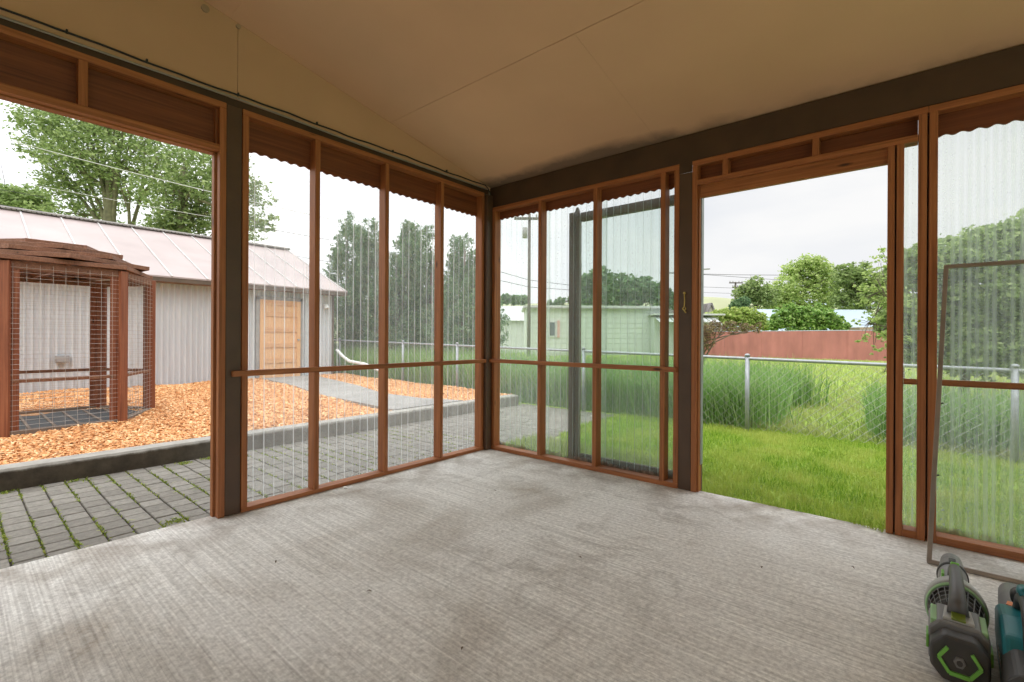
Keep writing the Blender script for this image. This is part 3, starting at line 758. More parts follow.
MB().prism([(v.x * .93, v.y * .93) for v in hv], -.03, .030).build('floor_mat', plain('black_mat', (.035, .04, .042), .6, var=.5, scale=5), gaz)
m_ = MB()
for i in range(-3, 4): m_.box(-.75 + abs(i) * .06, .75 - abs(i) * .06, i * .2 - .012, i * .2 + .012, -.0, .042)
m_.build('floor_slat', bpy.data.materials['grey_wood'], gaz)

# ---- sliding door panel parked behind the right wall
sd = tag(empty('sliding_door', (.865, .19, 0)), 'bronze framed glass sliding door parked outside behind the corrugated panels', 'sliding door')
box('stile', M_dark, (0, .062, -.02, .02, -.06, 2.32), sd); box('stile', M_dark, (.070, .108, -.012, .03, -.06, 2.29), sd)
box('top_rail', M_dark, (.125, 1.22, -.02, .02, 2.225, 2.305), sd); box('bottom_rail', plain('muddy_bronze', (.12, .09, .07), .7, var=.4, scale=12), (.125, 1.22, -.02, .02, -.07, .075), sd)
box('stile', M_dark, (1.16, 1.22, -.02, .02, .075, 2.225), sd)
mg, t_ = mat_new('green_tinted_glass')
tr = N(t_, 'ShaderNodeBsdfTransparent', {'Color': (.94, .98, .96, 1)}); gl_ = N(t_, 'ShaderNodeBsdfGlossy', {'Roughness': .02}); fz = N(t_, 'ShaderNodeFresnel', {'IOR': 1.4})
ms_ = N(t_, 'ShaderNodeMixShader', {0: fz.outputs[0], 1: tr.outputs[0], 2: gl_.outputs[0]}); out(t_, ms_.outputs[0])
box('glass_pane', mg, (.125, 1.16, -.003, .003, .075, 2.225), sd, 0)
MB().tube([(.085, -.01, 2.29), (.085, -.01, 2.33), (.085, -.01, 2.36)], [.03, .022, .012], 10).build('roller_cap', M_dark, sd)

# ---- leaning screen frame
M_alu = plain('dusty_brown_aluminium', (.27, .22, .18), .5, metal=.3, var=.2)
scr = empty('window_screen', (3.395, -.335, 0)); tag(scr, 'thin brown framed window screen leaning against the right wall', 'window screen')
B0 = Vector((0, 0, .012)); T0 = Vector((.074, .315, 1.553)); wv = Vector((.98, .006, 0)); nrm = (T0 - B0).cross(wv).normalized()
B1 = B0 + wv; T1 = T0 + wv + Vector((0, 0, -.0))
def sbar(nm, a, b): return MB().bar(a, b, .020, .018, tuple(nrm)).build(nm, M_alu, scr, bevel=.002)
sbar('side_bar', B0, T0); sbar('side_bar', B1, T1); sbar('top_bar', T0 - wv * .009, T1 + wv * .009); sbar('bottom_bar', B0 - wv * .009, B1 + wv * .009)
mg, t_ = mat_new('insect_screen')
tr = N(t_, 'ShaderNodeBsdfTransparent', {'Color': (1, 1, 1, 1)}); df = N(t_, 'ShaderNodeBsdfDiffuse', {'Color': (.05, .05, .05, 1)})
ms_ = N(t_, 'ShaderNodeMixShader', {0: .17, 1: tr.outputs[0], 2: df.outputs[0]}); out(t_, ms_.outputs[0])
m_ = MB(); m_.v = [tuple(p) for p in (B0, B1, T1, T0)]; m_.f = [(0, 1, 2, 3)]; m_.build('screen_mesh', mg, scr)
for f in (.52, .28):
    p = B0.lerp(T0, f); MB().bar(p + Vector((.008, 0, -.006)), p + Vector((.020, -.002, .0)), .004, .007).build('clip', M_black, scr)

# ---- cable along the left wall top, with clips
pts = []
for i in range(61):
    y = -5.5 + 5.42 * i / 60
    pts.append((.010 + .004 * math.sin(i * 1.7), y, 2.694 + .003 * math.sin(i * .55) - .003 * abs(math.sin(i * .9))))
pts += [(.02, -.04, 2.665), (.035, -.028, 2.62), (.036, -.02, 2.57), (.02, -.022, 2.56)]
cb_ = tag(empty('cable', (0, 0, 0)), 'thin black cable clipped along the top of the left wall', 'cable')
MB().tube(pts, .0055, 6).build('cable_run', M_black, cb_, True)
MB().tube([(.008, -5.5, 2.655), (.012, -3.6, 2.652), (.012, -3.1, 2.655), (.01, -2.6, 2.664), (.01, -2.4, 2.67), (.012, -1.5, 2.655), (.012, -.6, 2.658), (.012, -.06, 2.66)], .006, 6).build('pale_wire', plain('pale_wire', (.30, .27, .22), .5), cb_, True)
for y in (-4.0, -3.19, -2.86, -2.386, -1.86, -1.2, -.6): MB().box(.0, .016, y - .004, y + .004, 2.690, 2.708).build('clip', M_black, cb_)
# gate hook on the middle post
M_brass = plain('old_brass', (.55, .40, .12), .4, metal=.8)
hk = tag(empty('hook_latch', (2.018, -.004, 1.40)), 'small brass hook latch screwed to the brown post', 'latch')
MB().tube([(0, -.004, .09), (0, -.012, .085), (.003, -.014, .03), (.0, -.012, -.01), (-.012, -.012, -.03), (.0, -.012, -.045), (.012, -.012, -.03), (.006, -.012, -.015)], .004, 8).build('hook', M_brass, hk, True)
MB().tube([(0, .0, .09), (0, -.018, .09)], .009, 10).build('screw_eye', M_brass, hk); MB().bar((-.008, -.006, -.03), (.012, -.006, -.06), .018, .006).build('keeper', M_brass, hk)

# knots / holes on the gable: small round plugs
for (y, z, r, lab) in ((-2.573, 3.150, .022, 'larger tan plug in the ceiling corner at the top left'), (-2.387, 3.135, .014, 'smaller tan plug at the top of the gable board joint')):
    tag(MB().tube([(.0, y, z), (.012, y, z)], r, 14).build('wall_plug', plain('plug_tan', (.36, .26, .17), .8) if 'plug_tan' not in bpy.data.materials else bpy.data.materials['plug_tan']), lab, 'plug')

# ---- sill block of white drift, and small litter on the slab
lit = [(.06, -1.65, 'white plaster crumb by the foot of the left wall'), (.85, -2.5, None), (1.45, -2.35, None), (2.0, -1.45, None), (2.75, -.95, None), (.95, -.95, None), (2.05, -2.35, None), (3.1, -.65, None)]
LITL = [None, 'small brown leaf scrap on the slab nearest the left edge of the picture', 'small brown leaf scrap in the left half of the slab, towards the camera', 'brown leaf scrap in the middle of the slab', 'brown leaf scrap on the slab out from the doorway', 'brown leaf scrap on the slab nearest the room corner', 'brown leaf scrap in the foreground of the slab', 'brown leaf scrap on the slab nearest the leaning window screen']
M_leaf = plain('dry_leaf', (.12, .08, .045), .8)
for i, (x, y, lab) in enumerate(lit):
    if lab:
        bm = bmesh.new(); bmesh.ops.create_icosphere(bm, subdivisions=2, radius=.014)
        for v in bm.verts: v.co.x *= 1.6; v.co.z *= .6; v.co *= 1 + random.uniform(-.15, .15)
        me = bpy.data.meshes.new('plaster_crumb'); bm.to_mesh(me); bm.free()
        o = link('plaster_crumb', me, M_white); o.location = (x, y, .008); tag(o, lab, 'crumb')
    else:
        m_ = MB(); a = random.uniform(0, 6); r = .011
        q_ = [(x + math.cos(a) * r, y + math.sin(a) * r, .004), (x + math.cos(a + 1.6) * r * .4, y + math.sin(a + 1.6) * r * .4, .010), (x - math.cos(a) * r, y - math.sin(a) * r, .003), (x - math.cos(a + 1.6) * r * .4, y - math.sin(a + 1.6) * r * .4, .008)]
        m_.v = q_ + [(p[0], p[1], p[2] - .002) for p in q_]; m_.f = [(0, 1, 2, 3), (7, 6, 5, 4), (0, 4, 5, 1), (1, 5, 6, 2), (2, 6, 7, 3), (3, 7, 4, 0)]
        tag(m_.build('dry_leaf', M_leaf), LITL[i], 'leaf', 'leaf scraps on the slab')

# ================================================================== LEAF BLOWERS
M_bgrey = plain('blower_grey_plastic', (.19, .192, .195), .42, var=.08)
M_blight = plain('blower_light_grey', (.42, .43, .42), .45, var=.06)
M_bdark = plain('blower_charcoal', (.05, .047, .045), .5, var=.2)
M_green = plain('lime_green_plastic', (.20, .52, .09), .4, var=.05)
M_pad = plain('pale_green_pad', (.32, .55, .28), .6, var=.1)
M_olive = plain('olive_window', (.18, .24, .03), .3)
M_teal = plain('teal_plastic', (.008, .17, .20), .35, var=.08)
M_sil = plain('grey_label', (.45, .45, .46), .4)
def ring_lathe(prof, k=32, cx=0, cz=0, ax='y', sx=1, sz=1):
    """surface of revolution along y: prof = [(y, r)]"""
    m = MB()
    for y, r in prof:
        for j in range(k):
            a = 2 * PI * j / k; m.v.append((cx + r * sx * math.cos(a), y, cz + r * sz * math.sin(a)))
    for i in range(len(prof) - 1):
        for j in range(k):
            a = i * k + j; b = i * k + (j + 1) % k; m.f.append((a, b, b + k, a + k))
    return m
def octo(w, h, c): return [(-w + c, -h), (w - c, -h), (w, -h + c), (w, h - c), (w - c, h), (-w + c, h), (-w, h - c), (-w, -h + c)]
bl = tag(empty('leaf_blower', (3.440, -1.375, 0), math.radians(-1.8)), 'grey cordless leaf blower with lime green accents lying on the slab', 'leaf blower')
bl.scale = (.74, 1, .90)
# local: y=0 back face, nozzle to +y
CZ = .115
tb = ring_lathe([(.44, .070), (.46, .070), (.60, .066), (.64, .0655), (.645, .069), (.66, .069), (.662, .064), (.76, .057), (.82, .052), (.823, .046), (.70, .050), (.44, .050)], 32, 0, CZ)
tb.build('blower_tube', M_bgrey, bl, True)
ring_lathe([(.64, .0655), (.642, .0715), (.656, .0715), (.658, .0655)], 32, 0, CZ).build('locking_ring', M_bdark, bl, True)
MB().box(-.016, .016, .655, .70, CZ + .058, CZ + .074).build('tube_latch', M_bdark, bl, bevel=.004)
hs = ring_lathe([(.47, .071), (.43, .082), (.38, .105), (.33, .120), (.30, .124), (.28, .122), (.28, .108), (.32, .104)], 40, 0, CZ + .012)
hs.build('fan_shroud', M_blight, bl, True)
ring_lathe([(.283, .116), (.272, .119), (.265, .112), (.275, .104)], 40, 0, CZ + .012).build('shroud_lip', M_pad, bl, True)
ring_lathe([(.31, .112), (.30, .098), (.24, .078), (.17, .070), (.17, .001)], 36, 0, CZ + .012).build('intake_core', M_bdark, bl, True)
gr = MB()
for j in range(22):
    a = 2 * PI * j / 22; c_, s_ = math.cos(a), math.sin(a)
    gr.tube([(c_ * .112, .285, CZ + .012 + s_ * .112), (c_ * .100, .23, CZ + .012 + s_ * .100), (c_ * .088, .165, CZ + .012 + s_ * .088)], .0022, 5)
for yy_, rr_ in ((.26, .1075), (.235, .102), (.21, .096), (.185, .091)):
    gr.tube([(math.cos(2 * PI * j / 32) * rr_, yy_, CZ + .012 + math.sin(2 * PI * j / 32) * rr_) for j in range(33)], .0018, 5, False)
gr.build('intake_grille', M_bgrey, bl)
# rear housing + battery
MB().prism(octo(.105, .095, .035), .02, .17, 'y').build('rear_housing', M_bgrey, bl, bevel=.008).location = (0, 0, .10)
bt = MB().prism(octo(.100, .085, .045), -.045, .02, 'y').build('battery', M_bdark, bl, bevel=.012, seg=3); bt.location = (0, 0, .092)
ch = MB()
for sgn in (-1, 1):
    pts_ = [(sgn * .040, .044), (sgn * .070, .002), (sgn * .034, -.046)]
    for p, q in zip(pts_, pts_[1:]): ch.bar((p[0], -.049, p[1]), (q[0], -.049, q[1]), .012, .008, (0, 1, 0))
ch.bar((-.034, -.049, -.046), (.034, -.049, -.046), .014, .008, (0, 1, 0))
ch.build('battery_chevron', M_green, bt)
MB().tube([(0, -.052, 0), (0, -.044, 0)], [.020, .022], 6).build('battery_button', M_bgrey, bt)
MB().tube([(0, -.055, 0), (0, -.050, 0)], [.010, .011], 12).build('button_centre', M_bdark, bt)
for sgn in (-1, 1):
    MB().bar((sgn * .085, .03, .165), (sgn * .085, .155, .165), .026, .050, (0, 0, 1)).build('side_pad', M_pad, bl, bevel=.005)
    MB().bar((sgn * .108, .02, .10), (sgn * .108, .09, .10), .010, .05).build('battery_release', M_green, bl, bevel=.003)
MB().prism([(-.055, 0), (.055, 0), (.046, .10), (-.046, .10)], .190, .205, 'z').build('top_deck', M_blight, bl, bevel=.004).location = (0, .04, 0)
MB().bar((0, .040, .200), (0, .085, .214), .050, .014).build('charge_window', M_olive, bl, bevel=.002)
# arched handle
hd = MB(); hp = [(0, .085, .205), (0, .115, .235), (0, .18, .262), (0, .26, .275), (0, .34, .272), (0, .40, .250), (0, .45, .205), (0, .47, .175)]
hd.tube(hp, [.040, .034, .029, .027, .027, .028, .030, .032], 14); hd.build('handle', plain('handle_charcoal', (.10, .098, .098), .45), bl, True)
MB().bar((0, .375, .285), (0, .415, .270), .034, .018).build('speed_button', M_green, bl, bevel=.004)
MB().bar((-.048, .36, .225), (-.048, .43, .215), .012, .03).build('side_trigger', M_green, bl, bevel=.003)
MB().bar((-.045, .44, .185), (-.040, .485, .172), .030, .006).build('maker_label', M_sil, bl, bevel=.002)
MB().box(-.035, .035, .28, .36, -.001, .012).build('foot', M_bdark, bl, bevel=.003)

b2 = tag(empty('leaf_blower', (3.605, -1.40, 0), math.radians(-3)), 'teal and black cordless leaf blower at the right edge of the picture', 'leaf blower')
b2.scale = (.82, .95, .92)
ring_lathe([(.36, .064), (.42, .062), (.60, .056), (.72, .048), (.724, .042), (.40, .045)], 30, 0, .10).build('blower_tube', M_bgrey, b2, True)
MB().prism([(.0, .0), (.10, -.01), (.30, .01), (.42, .045), (.42, .16), (.34, .195), (.20, .215), (.06, .20), (-.01, .14)], -.078, .078, 'x').build('body_shell', M_teal, b2, bevel=.022, seg=3)
MB().prism(octo(.080, .085, .03), -.15, .06, 'y').build('battery', M_bdark, b2, bevel=.012).location = (0, 0, .09)
MB().tube([(0, -.02, .175), (0, .03, .25), (0, .12, .285), (0, .24, .28), (0, .31, .245), (0, .34, .19)], [.026, .025, .023, .023, .025, .028], 12).build('handle', M_bdark, b2, True)
MB().tube([(0, .20, .305), (0, .28, .292), (0, .33, .26)], [.020, .022, .018], 10).build('handle_cap', M_teal, b2, True)
MB().bar((-.03, .38, .178), (-.02, .45, .165), .028, .006).build('orange_label', plain('orange_mark', (.70, .20, .05), .5), b2)
MB().tube([(.0, .33, .235), (.0, .36, .24)], .035, 16).build('dial', M_bdark, b2, True)
wl = MB()
for i, (yy_, l_) in enumerate(((.06, .02), (.09, .02), (.12, .02), (.15, .02), (.18, .02), (.21, .02))):
    wl.box(-.0800, -.0785, yy_, yy_ + .014, .06, .085); 
wl.build('side_lettering', M_white, b2)

# ================================================================== PLANTS
LEAFQ = np.array([[0, 1, 2, 3]])
def leaves(name, blobs, size, mat, parent, dens=1.0, shell=.5, aspect=.5, clump=0):
    """blobs: (x,y,z,rx,ry,rz,n)"""
    Vs = []
    for (x, y, z, rx, ry, rz, n) in blobs:
        n = int(n * dens)
        if n < 1: continue
        if clump:
            k = max(3, n // clump); d = RNG.normal(size=(k, 3)); d /= np.linalg.norm(d, axis=1)[:, None]
            cc = d * (RNG.uniform(0, 1, k) ** (.62 - .35 * shell) * 1.12)[:, None]
            idx = RNG.integers(0, k, n); p = cc[idx] + RNG.normal(0, 1, (n, 3)) * np.array([1, 1, .55]) * RNG.uniform(.06, .20, k)[idx][:, None]
        else:
            d = RNG.normal(size=(n, 3)); d /= np.linalg.norm(d, axis=1)[:, None]
            p = d * (RNG.uniform(0, 1, n) ** (1 / 3 * (1 - shell)))[:, None]
        P = p * np.array([rx, ry, rz]) + np.array([x, y, z])
        a = RNG.normal(size=(n, 3)); a[:, 2] *= .6; a /= np.linalg.norm(a, axis=1)[:, None]
        b = np.cross(a, RNG.normal(size=(n, 3))); b /= np.maximum(1e-4, np.linalg.norm(b, axis=1))[:, None]
        s = (size * RNG.uniform(.6, 1.35, n))[:, None]
        Vs.append(np.stack([P - a * s, P + b * s * aspect, P + a * s, P - b * s * aspect], 1).reshape(-1, 3))
    V = np.concatenate(Vs); F = np.arange(len(V)).reshape(-1, 4)
    o = np_mesh(name, V, F, mat, parent); return o
def limb(m, a, b, r0, r1, bend=.08, k=6, n=5):
    a, b = Vector(a), Vector(b); L_ = (b - a).length; off = Vector((random.uniform(-1, 1), random.uniform(-1, 1), random.uniform(-.3, .3))) * L_ * bend
    pts = [a.lerp(b, i / n) + off * math.sin(PI * i / n) for i in range(n + 1)]
    m.tube(pts, [r0 + (r1 - r0) * i / n for i in range(n + 1)], k); return pts
M_bark = plain('tree_bark', (.14, .11, .085), .9, var=.3, scale=6)
M_barkm = plain('mossy_bark', (.17, .17, .09), .9, var=.3, scale=6)
ML_mid = leafmat('tree_leaf', (.16, .23, .08), (.28, .38, .13), (.45, .54, .24), .5)
ML_conif = leafmat('evergreen_leaf', (.09, .17, .08), (.17, .28, .13), (.30, .42, .22), .4)
ML_bright = leafmat('bright_leaf', (.28, .40, .11), (.44, .56, .19), (.62, .70, .30), .5)
ML_yel = leafmat('yellow_hedge_leaf', (.26, .38, .09), (.44, .56, .15), (.62, .66, .26), .4)
ML_brown = leafmat('brown_twig', (.10, .06, .045), (.22, .14, .09), (.34, .30, .12), .1)
ML_bush = leafmat('bush_leaf', (.14, .27, .06), (.27, .45, .11), (.48, .62, .22), .4)
def tree(name, label, cat, base, trunk_top, r0, blobs_px, d, size, mat, dens=1.0, clump=14, branch=True, bark=None, aspect=.5, group=None, shell=.5, sub=.5):
    """blobs_px: (px, py, radius_px, leaves)"""
    bl = []; sc = FPX / d
    base = Vector(base); tt = Vector(trunk_top)
    t = empty(name, base); tag(t, label, cat, group)
    for px, py, r, n in blobs_px:
        c = at(px, py, d + random.uniform(-1, 1) * (r / sc) * sub) - base; R_ = r / sc
        bl.append((c.x, c.y, c.z, R_, R_ * 1.1, R_ * .92, n))
    leaves('foliage', bl, size, mat, t, dens, shell, aspect, clump)
    m = MB(); tp = limb(m, (0, 0, -.1), tt - base, r0, r0 * .55, .04, 8, 8)
    if branch:
        for i, b in enumerate(bl):
            st = tp[min(len(tp) - 1, 3 + i % (len(tp) - 3))]
            pts = limb(m, st, (b[0], b[1], b[2]), r0 * .36, r0 * .08, .12)
            for _ in range(3):
                e = Vector((b[0] + random.gauss(0, b[3] * .5), b[1] + random.gauss(0, b[3] * .5), b[2] + random.gauss(0, b[3] * .5)))
                limb(m, pts[3], e, r0 * .14, r0 * .04, .15, 5, 4)
    m.build('trunk', bark or M_bark, t, True); return t
B = at(126, 232, 17.5); B.z = 0
tree('leafy_tree', 'tall loose green tree rising behind the shed roof left of the brown post', 'tree', B, at(112, 165, 17.5), .26,
     [(55, 135, 30, 1500), (40, 120, 18, 500), (85, 125, 30, 1700), (115, 120, 28, 1500), (75, 165, 30, 1700), (58, 185, 14, 350), (108, 160, 34, 1500), (145, 140, 34, 1500), (95, 205, 26, 700), (65, 212, 22, 600), (125, 195, 22, 400), (150, 175, 30, 900), (130, 90, 34, 900), (80, 92, 26, 700), (40, 150, 14, 200)], 17.5, .066, ML_mid, 1.5, 9, bark=M_barkm)
B = at(186, 236, 16.5); B.z = 0
tree('leafy_tree', 'second tall green tree behind the shed roof, beside the brown post', 'tree', B, at(184, 168, 16.5), .2,
     [(180, 150, 26, 1000), (165, 190, 24, 1100), (195, 175, 26, 900), (205, 205, 28, 1700), (180, 222, 24, 1500), (165, 228, 18, 700), (225, 190, 26, 1200), (240, 225, 22, 900), (215, 150, 26, 700), (255, 195, 16, 420), (262, 222, 12, 260)], 16.5, .066, ML_mid, 1.35, 9, bark=M_barkm)
B = at(10, 236, 22); B.z = 0
tree('leafy_tree', 'small dark green tree low behind the shed ridge at the left edge', 'tree', B, at(12, 200, 22), .2,
     [(-10, 200, 22, 1300), (12, 202, 18, 1200), (30, 202, 16, 1100), (40, 208, 10, 400), (-30, 195, 26, 900)], 22, .10, ML_mid, 1.5, 14)
CON = [(345, 216, 15.5, 'pointed evergreen tree just right of the shed roof end'), (371, 226, 15.0, 'second evergreen from the shed, seen through the clear panels'),
       (403, 222, 14.5, 'tall evergreen in the middle of the left wall panels'), (428, 232, 14.2, 'fourth evergreen from the shed behind the clear panels'), (462, 236, 13.5, 'feathery evergreen seen through the panel nearest the room corner')]
for i, (px, top, d, lab) in enumerate(CON):
    B = at(px, 345, d); B.z = 0; Ht = at(px, top, d).z; t = tag(empty('evergreen_tree', B), lab, 'tree', 'evergreens beyond the left panels')
    k = 620; f = RNG.uniform(0, 1, k) ** .62                                   # 0 top .. 1 foot
    wid = (.10 + 1.25 * f ** .8) * (1 + .25 * np.sin(f * 9 + i * 2)); az = RNG.uniform(0, 2 * PI, k); rr = wid * RNG.uniform(.35, 1.05, k)
    off = np.stack([.25 * np.sin(f * 5 + i), .2 * np.cos(f * 4 + i * 3)], 1)
    c0 = np.stack([np.cos(az) * rr * .8 + off[:, 0], np.sin(az) * rr * .8 + off[:, 1], Ht * (1 - f) + .15 * f], 1)
    dv = np.stack([np.cos(az) * .5, np.sin(az) * .5, RNG.uniform(.25, .9, k)], 1); dv /= np.linalg.norm(dv, axis=1)[:, None]
    ln_ = RNG.uniform(.25, .60, k) * (.5 + .6 * f); m_ = 62; u_ = RNG.uniform(0, 1, (k, m_))
    P = c0[:, None, :] + dv[:, None, :] * (u_ * ln_[:, None])[:, :, None] + RNG.normal(0, 1, (k, m_, 3)) * (.10 * (1.15 - u_))[:, :, None] * np.array([1, 1, .8])
    P = P.reshape(-1, 3); P = P[P[:, 2] > .05]; n = len(P)
    a_ = RNG.normal(size=(n, 3)) + np.repeat(np.array([[0, 0, .6]]), n, 0); a_ /= np.linalg.norm(a_, axis=1)[:, None]
    b_ = np.cross(a_, RNG.normal(size=(n, 3))); b_ /= np.maximum(1e-4, np.linalg.norm(b_, axis=1))[:, None]; s_ = (.045 * RNG.uniform(.6, 1.4, n))[:, None]
    V = np.stack([P - a_ * s_, P + b_ * s_ * .32, P + a_ * s_, P - b_ * s_ * .32], 1).reshape(-1, 3)
    np_mesh('foliage', V, np.arange(len(V)).reshape(-1, 4), ML_conif, t)
    m = MB(); limb(m, (0, 0, -.1), (.1, 0, Ht * .9), .09, .02, .03, 8, 8); m.build('trunk', M_bark, t, True)
# dense bush behind the right panels
BB = at(960, 372, 7.4); BB.z = 0
bp = [(905, 275, 17, 1800), (925, 262, 20, 2200), (950, 258, 22, 2400), (985, 250, 24, 2400), (1018, 245, 28, 2800), (1050, 240, 34, 2600), (905, 318, 22, 2200), (940, 305, 30, 3600), (985, 300, 34, 4200), (1030, 295, 36, 4200), (915, 345, 20, 2000), (955, 345, 30, 3600), (1000, 345, 32, 3600), (1045, 345, 34, 3000), (1100, 290, 60, 4000)]
tree('leafy_bush', 'big dense green bush behind the right hand corrugated panels', 'bush', BB, at(965, 270, 7.4), .07, bp, 7.4, .040, ML_mid, 1.6, 22, aspect=.55, shell=.5)
B2 = at(905, 372, 6.9); B2.z = 0
bp = [(880, 262, 9, 110), (872, 272, 9, 110), (884, 285, 11, 190), (866, 288, 9, 120), (876, 298, 10, 170), (862, 300, 6, 60), (888, 310, 8, 80), (872, 318, 8, 110), (860, 322, 6, 50), (882, 332, 8, 120), (864, 338, 6, 60), (874, 350, 6, 50), (882, 250, 6, 45), (884, 372, 4, 20), (895, 300, 14, 400), (895, 340, 12, 300)]
tree('young_tree', 'sparse bright green branches reaching in at the right side of the doorway view', 'tree', B2, at(897, 275, 6.9), .03, bp, 6.9, .024, ML_bright, 1.1, 8, aspect=.55)

# trees, hedges, houses beyond the red fence
FT = [(748, 292, 40, [(742, 292, 8, 500), (755, 288, 11, 1000), (765, 296, 12, 1200), (748, 300, 10, 800), (738, 304, 7, 400)], ML_mid, 'rounded mid green tree left of the tall ones beyond the red fence'),
      (790, 262, 42, [(785, 290, 14, 1200), (795, 272, 12, 1200), (808, 265, 11, 1100), (820, 268, 12, 1000), (812, 282, 16, 1500), (830, 280, 13, 1000), (800, 298, 16, 1500), (828, 298, 14, 1300), (780, 300, 14, 1000), (768, 306, 10, 500)], ML_bright, 'tallest pale green tree seen through the doorway'),
      (860, 270, 38, [(845, 275, 11, 900), (858, 272, 11, 900), (850, 288, 14, 1300), (868, 284, 13, 1100), (880, 290, 13, 1000), (862, 300, 15, 1300), (842, 300, 10, 700), (890, 300, 14, 1000)], ML_mid, 'loose green tree on the right of the doorway beyond the pale roof')]
for px, py, d, bp, m, lab in FT:
    B = at(px + 8, 312, d); B.z = 0
    tree('distant_tree', lab, 'tree', B, at(px + 8, 290, d), .2, bp, d, .12, m, 1.25, 10, aspect=.6, group='trees beyond the red fence', branch=True)
B = at(735, 320, 25); B.z = 0
tree('yellow_hedge', 'yellow green hedge showing over the left end of the red fence', 'hedge', B, at(737, 320, 25), .06,
     [(705, 322, 9, 900), (718, 318, 9, 1200), (732, 316, 9, 1400), (746, 316, 9, 1400), (758, 320, 9, 1100), (766, 325, 6, 500), (725, 326, 9, 900), (745, 326, 9, 900)], 25, .07, ML_yel, 1.7, 20, aspect=.6)
B = at(810, 322, 23); B.z = 0
tree('round_bush', 'rounded bright green bush above the middle of the red fence', 'bush', B, at(808, 322, 23), .06,
     [(782, 318, 10, 1300), (795, 315, 10, 1500), (810, 316, 10, 1500), (824, 318, 10, 1400), (836, 323, 8, 1000), (844, 327, 5, 400), (776, 326, 7, 700), (800, 326, 12, 1300), (822, 327, 11, 1200), (790, 309, 6, 500), (818, 309, 5, 400)], 23, .07, ML_bush, 1.7, 20, aspect=.6)
B = at(742, 300, 36); B.z = 0
tree('dark_bush', 'small dark bush below the far wooden power pole', 'bush', B, at(742, 306, 36), .06, [(737, 305, 6, 500), (744, 302, 6, 600), (734, 307, 5, 400)], 36, .10, ML_conif, 1.2, 0)
B = at(699, 352, 13); B.z = 0
tree('brown_shrub', 'brown twiggy shrub leaning beside the left jamb of the doorway', 'shrub', B, at(703, 335, 13), .07,
     [(703, 330, 9, 800), (716, 327, 8, 600), (730, 327, 7, 400), (744, 328, 6, 300), (756, 328, 6, 260), (698, 342, 10, 700), (708, 340, 8, 300)], 13, .028, ML_brown, 1.6, 8, aspect=.35)
# neighbour building, long and pale green
M_side = plain('pale_green_siding', (.52, .56, .52), .7, var=.05, scale=1, stretch=(.3, .3, 4))
def oriented(name, px, d, z, label, cat):
    p = at(px, HOR, d); p.z = z; return tag(empty(name, p, YAW), label, cat)
nb = oriented('mobile_home', 526, 24, 0, 'long pale green building across the grass behind the right wall panels', 'building')
Wd = (664 - 526) / FPX * 24
sm = MB()
for i in range(11):
    z = -.2 + i * .262; n = len(sm.v); sm.v += [(0, .026, z), (Wd, .026, z), (Wd, .018, z + .012), (0, .018, z + .012), (Wd, .03, z + .262), (0, .03, z + .262)]
    sm.f += [(n, n + 1, n + 2, n + 3), (n + 3, n + 2, n + 4, n + 5)]
sm.box(0, Wd, .04, 4.2, -.2, 2.68); sm.build('siding_wall', M_side, nb)
box('roof', M_trimw, (-.15, Wd + .15, -.15, 4.4, 2.66, 2.78), nb); box('gutter', M_grey, (-.15, Wd + .15, -.17, -.12, 2.62, 2.68), nb)
wn_ = box('window', M_trimw, ((548 - 526) / FPX * 24, (557 - 526) / FPX * 24, -.03, .02, 1.16, 2.0), nb, 0); x0 = (548 - 526) / FPX * 24
box('pane', plain('dark_glass', (.10, .12, .13), .15), (x0 + .08, x0 + .36, -.04, -.03, 1.24, 1.92), wn_, 0)
box('shutter', plain('pink_shutter', (.55, .33, .30), .7), (x0 + .47, x0 + .60, -.04, .02, 1.14, 2.02), nb, 0)
an = oriented('porch_annex', 656, 23, 0, 'lower pale annex with an awning at the right end of the green building', 'building')
box('wall', M_side, (0, 3.2, .3, 4, -.2, 2.2), an); box('roof', M_trimw, (-.1, 3.4, 0, 4.2, 2.28, 2.36), an)
aw = MB()
for i in range(12): aw.bar((.1 + i * .25, -.5, 1.92), (.1 + i * .25, .3, 2.2), .2, .02)
aw.build('awning', plain('awning_grey', (.45, .48, .47), .6), an); 
for x in (.15, 1.6, 3.0): MB().bar((x, -.45, -.2), (x, -.45, 1.92), .06, .06).build('awning_post', M_trimw, an)
hs_ = oriented('white_roofed_house', 478, 34, 0, 'small white roofed house left of the utility pole behind the panels', 'house')
h2 = (526 - 478) / FPX * 34
MB().prism([(0, -.2), (h2, -.2), (h2, 2.4), (0, 2.4)], .1, 6, 'y').build('wall', M_side, hs_)
m_ = MB(); m_.v = [(-.3, -.2, 2.35), (h2 + .3, -.2, 2.35), (h2 + .3, 3, 3.6), (.6, 3, 3.6), (-.3, 6.3, 2.35), (h2 + .3, 6.3, 2.35)]
m_.f = [(0, 1, 2, 3), (3, 2, 5, 4), (0, 3, 4), (1, 5, 2)]; m_.build('roof', M_trimw, hs_)
